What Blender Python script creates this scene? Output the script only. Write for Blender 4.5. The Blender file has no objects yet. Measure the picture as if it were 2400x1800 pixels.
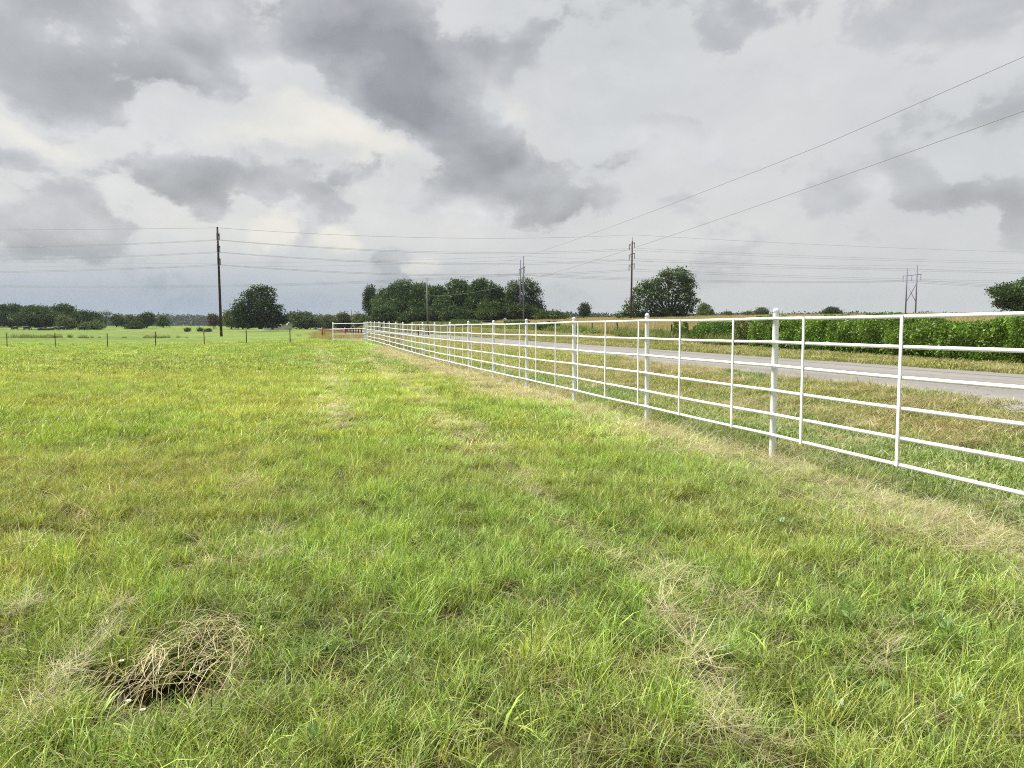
import bpy, math, random
import numpy as np
from mathutils import Vector, Matrix, noise as mnoise

R = np.random.default_rng(7)
random.seed(7)
scene = bpy.context.scene
COL = scene.collection
EYE = 1.416
F = 1800.0
PITCH = math.atan(136 / 1800.0)
CP, SP = math.cos(PITCH), math.sin(PITCH)

# ------------------------------------------------------------------ small helpers
def sstep(a, b, x):
    t = np.clip((np.asarray(x, float) - a) / (b - a), 0, 1)
    return t * t * (3 - 2 * t)

def _hash(ix, iy, seed):
    n = (ix.astype(np.int64) * 374761393 + iy.astype(np.int64) * 668265263 + seed * 974711) & 0xFFFFFFFF
    n = ((n ^ (n >> 13)) * 1274126177) & 0xFFFFFFFF
    return ((n ^ (n >> 16)) & 0xFFFF) / 65535.0

def vnoise(x, y, seed=0):
    x = np.asarray(x, float); y = np.asarray(y, float)
    ix = np.floor(x); iy = np.floor(y)
    fx = x - ix; fy = y - iy
    fx = fx * fx * (3 - 2 * fx); fy = fy * fy * (3 - 2 * fy)
    a = _hash(ix, iy, seed); b = _hash(ix + 1, iy, seed)
    c = _hash(ix, iy + 1, seed); d = _hash(ix + 1, iy + 1, seed)
    return (a * (1 - fx) + b * fx) * (1 - fy) + (c * (1 - fx) + d * fx) * fy

def fbm(x, y, seed=0, oct=4):
    s = 0; amp = 0.5; tot = 0
    for k in range(oct):
        s = s + amp * vnoise(np.asarray(x) * 2 ** k + 17.3 * k, np.asarray(y) * 2 ** k - 9.1 * k, seed + k)
        tot += amp; amp *= 0.5
    return s / tot

# ------------------------------------------------------------------ layout of the place
# the camera stands at the origin looking along +Y; the white fence and the road run away to the upper left
UF = np.array([-0.2627, 0.9649]); NF = np.array([0.9649, 0.2627])
FP = 4.774
UR = np.array([-0.2108, 0.9775]); NR = np.array([0.9775, 0.2108])
Q0, Q1 = 9.57, 15.92

def fence_xy(s):
    return 2.755 - 0.807 * s, 8.053 + 2.962 * s

TZ = [0, -.005, -.014, -.028, -.037, -.041, -.05, -.048, -.036, -.02, .006, .026, .063, .087, .12, .131, .148, .157]
A_KN = [-40, 0] + [7.046 + 3.07 * i for i in range(18)] + [90, 150, 200, 300, 420, 4000]
Z_KN = [0, 0] + TZ + [.12, -.1, -.2, .2, 1.2, 1.6]
ZL_Y = [-50, 10, 30, 58, 100, 136, 180, 220, 290, 330, 400, 700, 4000]
ZL_Z = [0, 0, -.06, -.26, -.36, -.44, -.46, -.42, .1, .6, 1.25, 1.5, 1.6]

def bend(y):
    e = np.clip(np.asarray(y, float) - 130, 0, 400)
    return 0.0005 * e * e

def qcoord(x, y):
    return (np.asarray(x) + bend(y)) * NR[0] + np.asarray(y) * NR[1]

def z_road(y):
    return np.interp(y, [-60, 0, 165, 220, 320, 450, 4000], [.35, .316, -.19, -.25, .1, 1.2, 1.7])

def zground(x, y, fine=False):
    x = np.asarray(x, float); y = np.asarray(y, float)
    a = x * UF[0] + y * UF[1]; p = x * NF[0] + y * NF[1]; q = qcoord(x, y)
    zf = np.interp(a, A_KN, Z_KN)
    zl = np.interp(y, ZL_Y, ZL_Z)
    w = sstep(-15, FP, p)
    zfield = zl * (1 - w) + zf * w
    zr = z_road(y)
    den = np.maximum((p - FP) + (Q0 - q), 0.5)
    t = np.clip((p - FP) / den, 0, 1)
    zd = zf * (1 - t) + zr * t - 0.2 * np.sin(np.pi * t) ** 2
    zh = .216 + .0085 * np.clip(y - 27, -40, 260)
    zh = np.where(y > 287, zh + 0.002 * np.clip(y - 287, 0, 900), zh)
    t2 = sstep(Q1 + .3, 19.6, q)
    zv = zr * (1 - t2) + zh * t2
    zb = zv + 3.0 * (1 - np.exp(-np.clip(q - 23.5, 0, None) / 80))
    z = np.where(p < FP, zfield, np.where(q < Q0, zd, np.where(q < Q1, zr, zb)))
    z = z - .07 * sstep(8.3, 9.45, q) * (q < Q0) * (p > FP)
    z = z - .24 * sstep(16.2, 18, q) * (1 - sstep(23.6, 27, q)) * (1 - sstep(50, 80, y)) * (p > FP)
    inroad = (q > Q0 - .02) & (q < Q1 + .02) & (p > FP)
    z = np.where(inroad, z - .05, z)
    return z

def px_dir(px, py):
    u = (px - 1200) / F; v = -(py - 900) / F
    return Vector((u, CP + v * SP, -SP + v * CP)).normalized()

def at(px, D):
    """the world x, y of a thing seen at picture column px and at depth D"""
    return (px - 1200) / F * D, D

def ground_at(px, py):
    d = px_dir(px, py)
    z = 0.0
    for _ in range(6):
        t = (z - EYE) / d.z
        x, y = d.x * t, d.y * t
        z = float(zground(x, y))
    return x, y

# ------------------------------------------------------------------ mesh helpers
def link(o, parent=None):
    COL.objects.link(o)
    if parent is not None:
        o.parent = parent
    return o

def tag(o, label=None, cat=None, group=None, kind=None):
    if label: o['label'] = label
    if cat: o['category'] = cat
    if group: o['group'] = group
    if kind: o['kind'] = kind
    return o

def thing(name, label, cat, loc=(0, 0, 0), rz=0.0, group=None):
    o = bpy.data.objects.new(name, None)
    o.empty_display_size = 0.2
    COL.objects.link(o)
    o.location = loc; o.rotation_euler = (0, 0, rz)
    return tag(o, label, cat, group)

def np_mesh(name, v, f, mat, attrs=None, smooth=False):
    v = np.ascontiguousarray(v, dtype=np.float32); f = np.ascontiguousarray(f, dtype=np.int32)
    me = bpy.data.meshes.new(name)
    k = f.shape[1]
    me.vertices.add(len(v)); me.vertices.foreach_set('co', v.ravel())
    me.loops.add(f.size); me.loops.foreach_set('vertex_index', f.ravel())
    me.polygons.add(len(f))
    me.polygons.foreach_set('loop_start', np.arange(len(f), dtype=np.int32) * k)
    if smooth:
        me.polygons.foreach_set('use_smooth', np.ones(len(f), dtype=bool))
    me.update(calc_edges=True)
    for an, arr in (attrs or {}).items():
        at_ = me.attributes.new(an, 'FLOAT_COLOR', 'POINT')
        c = np.ones((len(v), 4), dtype=np.float32); c[:, :3] = arr
        at_.data.foreach_set('color', c.ravel())
    if mat: me.materials.append(mat)
    return me

class MB:
    def __init__(self):
        self.v = []; self.f = []
    def add(self, v, f):
        b = len(self.v)
        self.v += [tuple(p) for p in v]; self.f += [tuple(b + i for i in q) for q in f]
    def box(self, c, s, rz=0.0):
        cx, cy, cz = c; sx, sy, sz = s[0] / 2, s[1] / 2, s[2] / 2
        co, si = math.cos(rz), math.sin(rz)
        v = []
        for z in (-sz, sz):
            for x, y in ((-sx, -sy), (sx, -sy), (sx, sy), (-sx, sy)):
                v.append((cx + x * co - y * si, cy + x * si + y * co, cz + z))
        self.add(v, [(3, 2, 1, 0), (4, 5, 6, 7), (0, 1, 5, 4), (1, 2, 6, 5), (2, 3, 7, 6), (3, 0, 4, 7)])
    def tube(self, pts, rad, n=8, cap=True):
        pts = [Vector(p) for p in pts]
        if not hasattr(rad, '__len__'): rad = [rad] * len(pts)
        rings = []
        u0 = None
        for i, p in enumerate(pts):
            d = (pts[min(i + 1, len(pts) - 1)] - pts[max(i - 1, 0)]).normalized()
            if u0 is None:
                r = Vector((0, 0, 1)) if abs(d.z) < .9 else Vector((1, 0, 0))
                u0 = d.cross(r).normalized()
            u = (u0 - d * u0.dot(d)).normalized(); w = d.cross(u); u0 = u
            rings.append([p + (u * math.cos(2 * math.pi * k / n) + w * math.sin(2 * math.pi * k / n)) * rad[i] for k in range(n)])
        v = [q for r in rings for q in r]; f = []
        for i in range(len(pts) - 1):
            for k in range(n):
                a = i * n + k; b = i * n + (k + 1) % n
                f.append((a, b, b + n, a + n))
        if cap:
            f.append(tuple(range(n - 1, -1, -1))); f.append(tuple((len(pts) - 1) * n + k for k in range(n)))
        self.add(v, f)
    def build(self, name, mat, parent=None, smooth=False):
        me = bpy.data.meshes.new(name)
        me.from_pydata(self.v, [], self.f)
        if smooth:
            me.polygons.foreach_set('use_smooth', [len(p.vertices) <= 4 for p in me.polygons])
        if mat: me.materials.append(mat)
        me.update()
        o = bpy.data.objects.new(name, me)
        return link(o, parent)

# ------------------------------------------------------------------ materials
def new_mat(name):
    m = bpy.data.materials.new(name); m.use_nodes = True
    nt = m.node_tree; nt.nodes.clear()
    out = nt.nodes.new('ShaderNodeOutputMaterial')
    return m, nt, out

def N(nt, t, **kw):
    n = nt.nodes.new(t)
    for k, v in kw.items(): setattr(n, k, v)
    return n

def ramp(nt, stops):
    n = nt.nodes.new('ShaderNodeValToRGB')
    e = n.color_ramp.elements
    while len(e) < len(stops): e.new(0.5)
    for i, (p, c) in enumerate(stops):
        e[i].position = p; e[i].color = (*c, 1) if len(c) == 3 else c
    return n

def solid(name, c1, c2=None, scale=8.0, rough=0.6, bump=0.0, spec=0.3, metal=0.0, detail=6, stretch=None):
    m, nt, out = new_mat(name)
    b = N(nt, 'ShaderNodeBsdfPrincipled')
    b.inputs['Roughness'].default_value = rough
    b.inputs['Specular IOR Level'].default_value = spec
    b.inputs['Metallic'].default_value = metal
    tc = N(nt, 'ShaderNodeTexCoord'); no = N(nt, 'ShaderNodeTexNoise')
    no.inputs['Scale'].default_value = scale; no.inputs['Detail'].default_value = detail
    src = tc.outputs['Object']
    if stretch:
        mp = N(nt, 'ShaderNodeMapping'); mp.inputs['Scale'].default_value = stretch
        nt.links.new(src, mp.inputs['Vector']); src = mp.outputs['Vector']
    nt.links.new(src, no.inputs['Vector'])
    r = ramp(nt, [(0.32, c1), (0.68, c2 or c1)])
    nt.links.new(no.outputs['Fac'], r.inputs['Fac'])
    nt.links.new(r.outputs['Color'], b.inputs['Base Color'])
    if bump:
        bp = N(nt, 'ShaderNodeBump'); bp.inputs['Strength'].default_value = bump
        nt.links.new(no.outputs['Fac'], bp.inputs['Height']); nt.links.new(bp.outputs['Normal'], b.inputs['Normal'])
    nt.links.new(b.outputs['BSDF'], out.inputs['Surface'])
    return m

def leaf_mat(name, instancer=True, trans=0.35, gloss=0.06, attr='bcol'):
    m, nt, out = new_mat(name)
    a = N(nt, 'ShaderNodeAttribute', attribute_name=attr)
    col = a.outputs['Color']
    if instancer:
        t = N(nt, 'ShaderNodeAttribute', attribute_name='tint', attribute_type='INSTANCER')
        mx = N(nt, 'ShaderNodeMix', data_type='RGBA', blend_type='MULTIPLY'); mx.inputs[0].default_value = 1
        nt.links.new(col, mx.inputs[6]); nt.links.new(t.outputs['Color'], mx.inputs[7]); col = mx.outputs[2]
    d = N(nt, 'ShaderNodeBsdfDiffuse'); tr = N(nt, 'ShaderNodeBsdfTranslucent')
    nt.links.new(col, d.inputs['Color'])
    yl = N(nt, 'ShaderNodeMix', data_type='RGBA', blend_type='MULTIPLY'); yl.inputs[0].default_value = 1
    nt.links.new(col, yl.inputs[6]); yl.inputs[7].default_value = (1.15, 1.1, .6, 1)
    nt.links.new(yl.outputs[2], tr.inputs['Color'])
    ms = N(nt, 'ShaderNodeMixShader'); ms.inputs[0].default_value = trans
    nt.links.new(d.outputs[0], ms.inputs[1]); nt.links.new(tr.outputs[0], ms.inputs[2])
    g = N(nt, 'ShaderNodeBsdfGlossy'); g.inputs['Roughness'].default_value = .45
    ms2 = N(nt, 'ShaderNodeMixShader'); ms2.inputs[0].default_value = gloss
    nt.links.new(ms.outputs[0], ms2.inputs[1]); nt.links.new(g.outputs[0], ms2.inputs[2])
    nt.links.new(ms2.outputs[0], out.inputs['Surface'])
    return m

def paint_mat():
    m, nt, out = new_mat('white_paint')
    b = N(nt, 'ShaderNodeBsdfPrincipled'); b.inputs['Roughness'].default_value = .42
    tc = N(nt, 'ShaderNodeTexCoord'); mp = N(nt, 'ShaderNodeMapping'); mp.inputs['Scale'].default_value = (9, 9, 2.2)
    n1 = N(nt, 'ShaderNodeTexNoise'); n1.inputs['Scale'].default_value = 1.6; n1.inputs['Detail'].default_value = 7
    nt.links.new(tc.outputs['Object'], mp.inputs['Vector']); nt.links.new(mp.outputs[0], n1.inputs['Vector'])
    r = ramp(nt, [(.30, (.58, .60, .64)), (.46, (.74, .75, .76)), (1, (.78, .78, .77))])
    nt.links.new(n1.outputs['Fac'], r.inputs['Fac'])
    n2 = N(nt, 'ShaderNodeTexNoise'); n2.inputs['Scale'].default_value = 5; n2.inputs['Detail'].default_value = 9
    nt.links.new(tc.outputs['Object'], n2.inputs['Vector'])
    r2 = ramp(nt, [(.70, (0, 0, 0)), (.76, (1, 1, 1))])
    nt.links.new(n2.outputs['Fac'], r2.inputs['Fac'])
    mx = N(nt, 'ShaderNodeMix', data_type='RGBA'); mx.inputs[7].default_value = (.42, .36, .30, 1)
    mf = N(nt, 'ShaderNodeMath', operation='MULTIPLY'); mf.inputs[1].default_value = .35
    nt.links.new(r2.outputs['Color'], mf.inputs[0]); nt.links.new(mf.outputs[0], mx.inputs[0])
    nt.links.new(r.outputs['Color'], mx.inputs[6]); nt.links.new(mx.outputs[2], b.inputs['Base Color'])
    bp = N(nt, 'ShaderNodeBump'); bp.inputs['Strength'].default_value = .12; bp.inputs['Distance'].default_value = .004
    nt.links.new(n2.outputs['Fac'], bp.inputs['Height']); nt.links.new(bp.outputs[0], b.inputs['Normal'])
    nt.links.new(b.outputs[0], out.inputs['Surface'])
    return m

M = {}
M['paint'] = paint_mat()
M['grass'] = leaf_mat('grass_blades', True, .30, .02)
M['foliage'] = leaf_mat('tree_foliage', False, .22, .012)
M['hedge'] = leaf_mat('hedge_foliage', False, .32, .025)
M['bark'] = solid('bark', (.035, .028, .022), (.075, .062, .05), 3, .9, .3, .1)
M['pole'] = solid('weathered_pole', (.05, .042, .036), (.105, .09, .08), 2.0, .85, .2, .1, stretch=(6, 6, .6))
M['pole_grey'] = solid('grey_pole', (.16, .155, .145), (.22, .21, .2), 2.0, .85, .2, .1, stretch=(6, 6, .6))
M['pole_dark'] = solid('creosote_pole', (.030, .022, .020), (.06, .042, .036), 2.0, .85, .2, .1, stretch=(6, 6, .5))
M['pole_red'] = solid('reddish_pole', (.060, .034, .034), (.10, .066, .062), 2.0, .85, .2, .1, stretch=(6, 6, .5))
M['pole_violet'] = solid('bluish_pole', (.15, .145, .20), (.20, .19, .26), 2.0, .8, .1, .1, stretch=(6, 6, .5))
M['wire'] = solid('wire', (.20, .205, .22), (.23, .235, .25), 2, .6)
M['insul'] = solid('insulator', (.035, .03, .035), (.06, .05, .055), 4, .35)
M['rust'] = solid('rusty_steel', (.07, .032, .022), (.13, .06, .04), 14, .85, .2, .2)
M['redpaint'] = solid('red_paint', (.22, .03, .022), (.30, .05, .03), 6, .6)
M['galv'] = solid('galvanised', (.28, .29, .30), (.36, .37, .38), 6, .5, 0, .5, .3)
M['cow'] = solid('black_hide', (.006, .006, .006), (.016, .013, .012), 3, .7)
M['roof'] = solid('pale_roof', (.20, .19, .185), (.26, .25, .245), 3, .8)
M['wall'] = solid('white_siding', (.36, .36, .345), (.42, .42, .40), 3, .8)
M['glass'] = solid('dark_window', (.02, .022, .025), (.03, .032, .035), 3, .2)
M['petal'] = solid('white_petal', (.75, .75, .72), (.82, .82, .80), 20, .7)

# ------------------------------------------------------------------ fields of colour on the ground
def seg_dist(x, y, pts):
    d = np.full(np.shape(x), 1e9)
    for (ax, ay), (bx, by) in zip(pts[:-1], pts[1:]):
        vx, vy = bx - ax, by - ay; L = vx * vx + vy * vy
        t = np.clip(((x - ax) * vx + (y - ay) * vy) / L, 0, 1)
        d = np.minimum(d, np.hypot(x - ax - t * vx, y - ay - t * vy))
    return d

def gpl(*pix):
    return [ground_at(*p) for p in pix]

# lines of cut straw left by the mower, and a worn wheel track
STRAW_LINES = [
    (gpl((0, 1462), (60, 1455), (120, 1440)), .07, 1.0),
    (gpl((0, 1800), (70, 1730), (140, 1650), (200, 1560), (255, 1500), (300, 1430)), .05, .75),
    (gpl((470, 1300), (560, 1290), (650, 1265)), .08, .9),
    (gpl((500, 1345), (640, 1325), (760, 1328), (880, 1335)), .07, .7),
    (gpl((540, 1170), (580, 1140), (650, 1105)), .09, .5),
    (gpl((1205, 1105), (1230, 1150), (1300, 1205), (1350, 1255), (1440, 1340), (1540, 1410), (1590, 1480), (1640, 1580), (1690, 1680), (1740, 1800)), .10, 1.0),
    (gpl((1500, 1290), (1640, 1420), (1700, 1450)), .10, .45),
    (gpl((1560, 1380), (1800, 1470), (1900, 1500)), .07, .5),
    (gpl((2040, 1640), (2080, 1560), (2110, 1500)), .05, .6),
]
TRACKS = [
    (gpl((752, 815), (775, 870), (790, 960), (800, 1010)), .55),
    (gpl((845, 832), (920, 880), (1010, 950), (1080, 1020), (1130, 1060)), .5),
]
HOLLOW = ground_at(425, 1575)

def fields(x, y):
    """dryness 0..1, tint rgb, height multiplier of the pasture at x, y"""
    x = np.asarray(x, float); y = np.asarray(y, float)
    p = x * NF[0] + y * NF[1]; a = x * UF[0] + y * UF[1]; q = qcoord(x, y)
    n1 = fbm(x * .9 + 3, y * .9, 11); n2 = fbm(x * .28, y * .28 + 7, 23); n3 = fbm(x * 2.6, y * 2.6, 41, 3)
    n4 = fbm(x * .06, y * .12, 77)
    dry = .26 + .42 * (n1 - .5) + .34 * (n2 - .5) + .6 * (n3 - .5)
    hgt = .78 + .75 * (n3 - .35) + .35 * (n1 - .5)
    lush = sstep(.52, .68, fbm(x * .55 + 40, y * .55, 91, 3))
    dry = dry - .35 * lush
    for pts, w in TRACKS:
        k = np.exp(-(seg_dist(x, y, pts) / w) ** 2)
        dry = dry + .42 * k; hgt = hgt * (1 - .35 * k)
    for pts, w, st in STRAW_LINES:
        k = np.exp(-(seg_dist(x, y, pts) / (w * 1.8)) ** 2) * min(1, st)
        dry = dry + .20 * k; hgt = hgt * (1 - .25 * k)
    fl = np.exp(-((p - FP + .25) / .75) ** 2)
    fl = fl * (.55 + .75 * fbm(x * .8, y * .8 + 31, 5))
    dry = dry + .55 * fl; hgt = hgt * (1 - .35 * fl)
    brown = np.exp(-(((x + 7.6) * .35 + (y - 11.0)) / .7) ** 2) * sstep(-4.2, -6.0, x)
    dry = dry + .22 * brown
    hd = np.hypot((x - HOLLOW[0]) / .24, (y - HOLLOW[1]) / .40)
    hgt = hgt * (1 - .45 * np.exp(-hd ** 4))
    # tint
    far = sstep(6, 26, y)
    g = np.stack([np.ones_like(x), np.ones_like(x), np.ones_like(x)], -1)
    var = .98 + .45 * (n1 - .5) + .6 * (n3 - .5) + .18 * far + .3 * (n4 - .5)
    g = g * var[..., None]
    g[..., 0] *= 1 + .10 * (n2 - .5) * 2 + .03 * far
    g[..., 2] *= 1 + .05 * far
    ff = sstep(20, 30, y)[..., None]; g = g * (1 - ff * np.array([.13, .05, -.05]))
    g = g * (1 - .10 * lush[..., None] * np.array([1.0, .35, .8]))
    cool = sstep(FP - 2.6, FP - .6, p) * (1 - sstep(FP + .6, FP + 1.2, p))
    g[..., 0] *= 1 - .04 * cool; g[..., 2] *= 1 + .12 * cool
    g = g * (1 + fl[..., None] * np.array([.20, .14, .25]))
    return np.clip(dry, 0, 1), np.clip(g, .25, 2.2), np.clip(hgt, .25, 1.7)

# ------------------------------------------------------------------ ground sheet
def polar_grid():
    r = [0.6]
    while r[-1] < 5200:
        r.append(r[-1] * 1.028 + .02)
    r = np.array(r)
    th = np.concatenate([np.linspace(-58, 58, 420), np.linspace(58, 302, 62)[1:-1]])
    th = np.radians(th)
    return r, th

def road_mask(x, y):
    q = qcoord(x, y); p = x * NF[0] + y * NF[1]
    return q, p

def ground_colour(x, y):
    dry, tint, h = fields(x, y)
    p = x * NF[0] + y * NF[1]; q = qcoord(x, y)
    far = sstep(26, 60, y)
    thatch = np.array([.060, .060, .022]); hay = np.array([.20, .155, .075])
    c = thatch + (hay - thatch) * (dry[..., None] ** 1.3) * .9
    canopy = np.array([.215, .268, .074]) * (tint / 1.05)
    canopy = canopy + (np.array([.26, .235, .095]) - canopy) * (np.clip(dry - .35, 0, 1)[..., None] * .8)
    c = c * (1 - far[..., None]) + canopy * far[..., None]
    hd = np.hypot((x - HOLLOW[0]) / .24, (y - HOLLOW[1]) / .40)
    soil_shade = np.array([.030, .020, .012]); kk = np.exp(-hd ** 4)[..., None]  # bare earth in the hollow, with its deep shade put into the colour
    c = c * (1 - kk) + soil_shade * kk
    # beyond the road: dry hay field
    n = fbm(x * .12, y * .12, 61)
    tan = np.array([.25, .21, .115]) * (.75 + .5 * n[..., None]) 
    n2 = sstep(.45, .7, fbm(x * .05 + 9, y * .05, 67))[..., None]
    tan = tan * (1 - .5 * n2) + np.array([.14, .16, .05]) * .5 * n2
    k = sstep(22.5, 25, q)[..., None] * (p > FP)[..., None]
    c = c * (1 - k) + tan * k
    verge = ((p > FP) & (q < 23))[..., None]
    vn = fbm(x * .7, y * .7, 71)[..., None]
    vc = np.array([.10, .105, .042]) * (.6 + .8 * vn)
    c = np.where(verge, vc * (1 - far[..., None] * .0), c)
    # strips across the far pasture
    s1 = np.exp(-((y - 205 - .05 * x + 8 * (fbm(x * .02, y * 0, 3) - .5)) / 9) ** 2) * sstep(-112, -92, x) * (1 - sstep(-70, -58, x))
    c = c + (np.array([.30, .24, .12]) - c) * (s1[..., None] * .8)
    s2 = np.exp(-((y - 118 + .25 * (x + 70)) / 3.0) ** 2) * (1 - sstep(-62, -45, x)) * (p < FP - 10)
    c = c * (1 - .35 * s2[..., None])
    # orange-tan dead grass beyond the corner of the white fence
    s3 = np.exp(-((p - FP - .3) / 3.2) ** 2) * sstep(61, 66, y) * (1 - sstep(170, 230, y))
    c = c + (np.array([.30, .23, .12]) - c) * (s3[..., None] * .35)
    return np.clip(c, .005, .6)

def make_ground():
    r, th = polar_grid()
    RR, TT = np.meshgrid(r, th, indexing='ij')
    x = RR * np.sin(TT); y = RR * np.cos(TT)
    z = zground(x, y)
    q = qcoord(x, y); p = x * NF[0] + y * NF[1]
    inroad = (q > Q0 - .3) & (q < Q1 + .3) & (p > FP)
    bump = (fbm(x * 1.7, y * 1.7, 33) - .5) * .06 + (fbm(x * .3, y * .3, 35) - .5) * .10
    z = z + np.where(inroad, 0, bump * sstep(.3, 2, np.abs(q - 12.7) - 3.2))
    bank = (q < Q0) & (p > FP + 1)
    z = z + np.where(bank, (fbm(x * 1.2, y * 1.2, 39) - .5) * .10 * sstep(0, .8, Q0 - q), 0)
    hd = np.hypot((x - HOLLOW[0]) / .24, (y - HOLLOW[1]) / .40)
    z = z - .20 * np.exp(-hd ** 3)
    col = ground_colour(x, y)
    nr, nth = RR.shape
    v = np.stack([x, y, z], -1).reshape(-1, 3)
    i = np.arange(nr - 1)[:, None] * nth; j = np.arange(nth)[None, :]; j2 = (j + 1) % nth
    f = np.stack([i + j, i + nth + j, i + nth + j2, i + j2], -1).reshape(-1, 4)
    m, nt, out = new_mat('ground')
    b = N(nt, 'ShaderNodeBsdfDiffuse'); b.inputs['Roughness'].default_value = 1
    a = N(nt, 'ShaderNodeAttribute', attribute_name='col')
    tc = N(nt, 'ShaderNodeTexCoord')
    cur = a.outputs['Color']
    for sc, lo, hi, det, st in ((1.1, .72, 1.22, 8, (1, 1, 1)), (14, .62, 1.35, 6, (1, 1, 1)), (.22, .8, 1.2, 5, (.7, 1.5, 1))):
        mp = N(nt, 'ShaderNodeMapping'); mp.inputs['Scale'].default_value = st
        no = N(nt, 'ShaderNodeTexNoise'); no.inputs['Scale'].default_value = sc; no.inputs['Detail'].default_value = det
        no.inputs['Roughness'].default_value = .65
        nt.links.new(tc.outputs['Object'], mp.inputs['Vector']); nt.links.new(mp.outputs[0], no.inputs['Vector'])
        rp = ramp(nt, [(.25, (lo, lo, lo * .95)), (.75, (hi, hi, hi))])
        nt.links.new(no.outputs['Fac'], rp.inputs['Fac'])
        mx = N(nt, 'ShaderNodeMix', data_type='RGBA', blend_type='MULTIPLY'); mx.inputs[0].default_value = 1
        nt.links.new(cur, mx.inputs[6]); nt.links.new(rp.outputs['Color'], mx.inputs[7]); cur = mx.outputs[2]
    nt.links.new(cur, b.inputs['Color']); nt.links.new(b.outputs[0], out.inputs['Surface'])
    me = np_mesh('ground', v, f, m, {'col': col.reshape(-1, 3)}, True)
    o = link(bpy.data.objects.new('ground', me))
    tag(o, 'green mown pasture ground rising to a dry field beyond the road', 'ground', kind='structure')

def make_road():
    ys = np.concatenate([np.arange(-60, 120, 1.0), np.arange(120, 700, 4.0)])
    qs = np.array([Q0 - .35, Q0, Q0 + .25, Q0 + .6, 11, 12, 12.75, 13.5, 14.5, Q1 - .3, Q1, Q1 + .3])
    V = []
    for yy in ys:
        for k, qq in enumerate(qs):
            jit = 0
            if k in (1, 2): jit = .22 * (float(fbm(yy * .8, 0, 8)) - .5) + .12 * math.sin(yy * .9)
            if k in (9, 10): jit = .25 * (float(fbm(yy * .7, 5, 9)) - .5)
            xx = ((qq + jit) - yy * NR[1]) / NR[0] - float(bend(yy))
            crown = .05 * (1 - ((qq - 12.75) / 3.2) ** 2)
            z = float(z_road(yy)) + crown + (-.11 if k in (0, len(qs) - 1) else 0)
            V.append((xx, yy, z))
    n = len(qs)
    Fc = [(i * n + k, i * n + k + 1, (i + 1) * n + k + 1, (i + 1) * n + k) for i in range(len(ys) - 1) for k in range(n - 1)]
    m, nt, out = new_mat('asphalt')
    b = N(nt, 'ShaderNodeBsdfPrincipled'); b.inputs['Roughness'].default_value = .85; b.inputs['Specular IOR Level'].default_value = .25
    tc = N(nt, 'ShaderNodeTexCoord')
    rot = N(nt, 'ShaderNodeMapping'); rot.inputs['Rotation'].default_value = (0, 0, -math.atan2(.2108, .9775))
    nt.links.new(tc.outputs['Object'], rot.inputs['Vector'])
    n1 = N(nt, 'ShaderNodeTexNoise'); n1.inputs['Scale'].default_value = 28; n1.inputs['Detail'].default_value = 6
    n2 = N(nt, 'ShaderNodeTexNoise'); n2.inputs['Scale'].default_value = .8; n2.inputs['Detail'].default_value = 6
    st = N(nt, 'ShaderNodeMapping'); st.inputs['Scale'].default_value = (2.2, .12, 1)
    nt.links.new(rot.outputs[0], st.inputs['Vector'])
    nt.links.new(rot.outputs[0], n1.inputs['Vector']); nt.links.new(st.outputs[0], n2.inputs['Vector'])
    r1 = ramp(nt, [(.3, (.140, .134, .126)), (.7, (.200, .192, .180))]); nt.links.new(n1.outputs['Fac'], r1.inputs['Fac'])
    r2 = ramp(nt, [(.3, (.80, .80, .81)), (.7, (1.12, 1.11, 1.10))]); nt.links.new(n2.outputs['Fac'], r2.inputs['Fac'])
    mx = N(nt, 'ShaderNodeMix', data_type='RGBA', blend_type='MULTIPLY'); mx.inputs[0].default_value = 1
    nt.links.new(r1.outputs[0], mx.inputs[6]); nt.links.new(r2.outputs[0], mx.inputs[7])
    vo = N(nt, 'ShaderNodeTexVoronoi', feature='DISTANCE_TO_EDGE'); vo.inputs['Scale'].default_value = .55
    wn = N(nt, 'ShaderNodeTexNoise'); wn.inputs['Scale'].default_value = 1.5
    nt.links.new(rot.outputs[0], wn.inputs['Vector'])
    wm = N(nt, 'ShaderNodeMix', data_type='RGBA', blend_type='ADD'); wm.inputs[0].default_value = 1.2
    nt.links.new(rot.outputs[0], wm.inputs[6]); nt.links.new(wn.outputs['Color'], wm.inputs[7]); nt.links.new(wm.outputs[2], vo.inputs['Vector'])
    cr = ramp(nt, [(0, (.42, .42, .42)), (.014, (1, 1, 1))]); nt.links.new(vo.outputs['Distance'], cr.inputs['Fac'])
    m2 = N(nt, 'ShaderNodeMix', data_type='RGBA', blend_type='MULTIPLY'); m2.inputs[0].default_value = .8
    nt.links.new(mx.outputs[2], m2.inputs[6]); nt.links.new(cr.outputs[0], m2.inputs[7])
    nt.links.new(m2.outputs[2], b.inputs['Base Color'])
    bp = N(nt, 'ShaderNodeBump'); bp.inputs['Strength'].default_value = .3; bp.inputs['Distance'].default_value = .01
    nt.links.new(n1.outputs['Fac'], bp.inputs['Height']); nt.links.new(bp.outputs[0], b.inputs['Normal'])
    nt.links.new(b.outputs[0], out.inputs['Surface'])
    me = np_mesh('road', np.array(V), np.array(Fc), m, None, True)
    o = link(bpy.data.objects.new('road', me))
    tag(o, 'grey cracked asphalt country road running along the white fence', 'road', kind='structure')
    # tar seam along the far lane
    sm = MB()
    sy = np.arange(2, 120, 1.5)
    pts = []
    for yy in sy:
        qq = 14.15 + .03 * math.sin(yy * 1.3) + .02 * math.sin(yy * 3.1)
        xx = (qq - yy * NR[1]) / NR[0]
        zz = float(z_road(yy)) + .05 * (1 - ((qq - 12.75) / 3.2) ** 2) + .006
        pts.append((xx, yy, zz))
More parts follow.
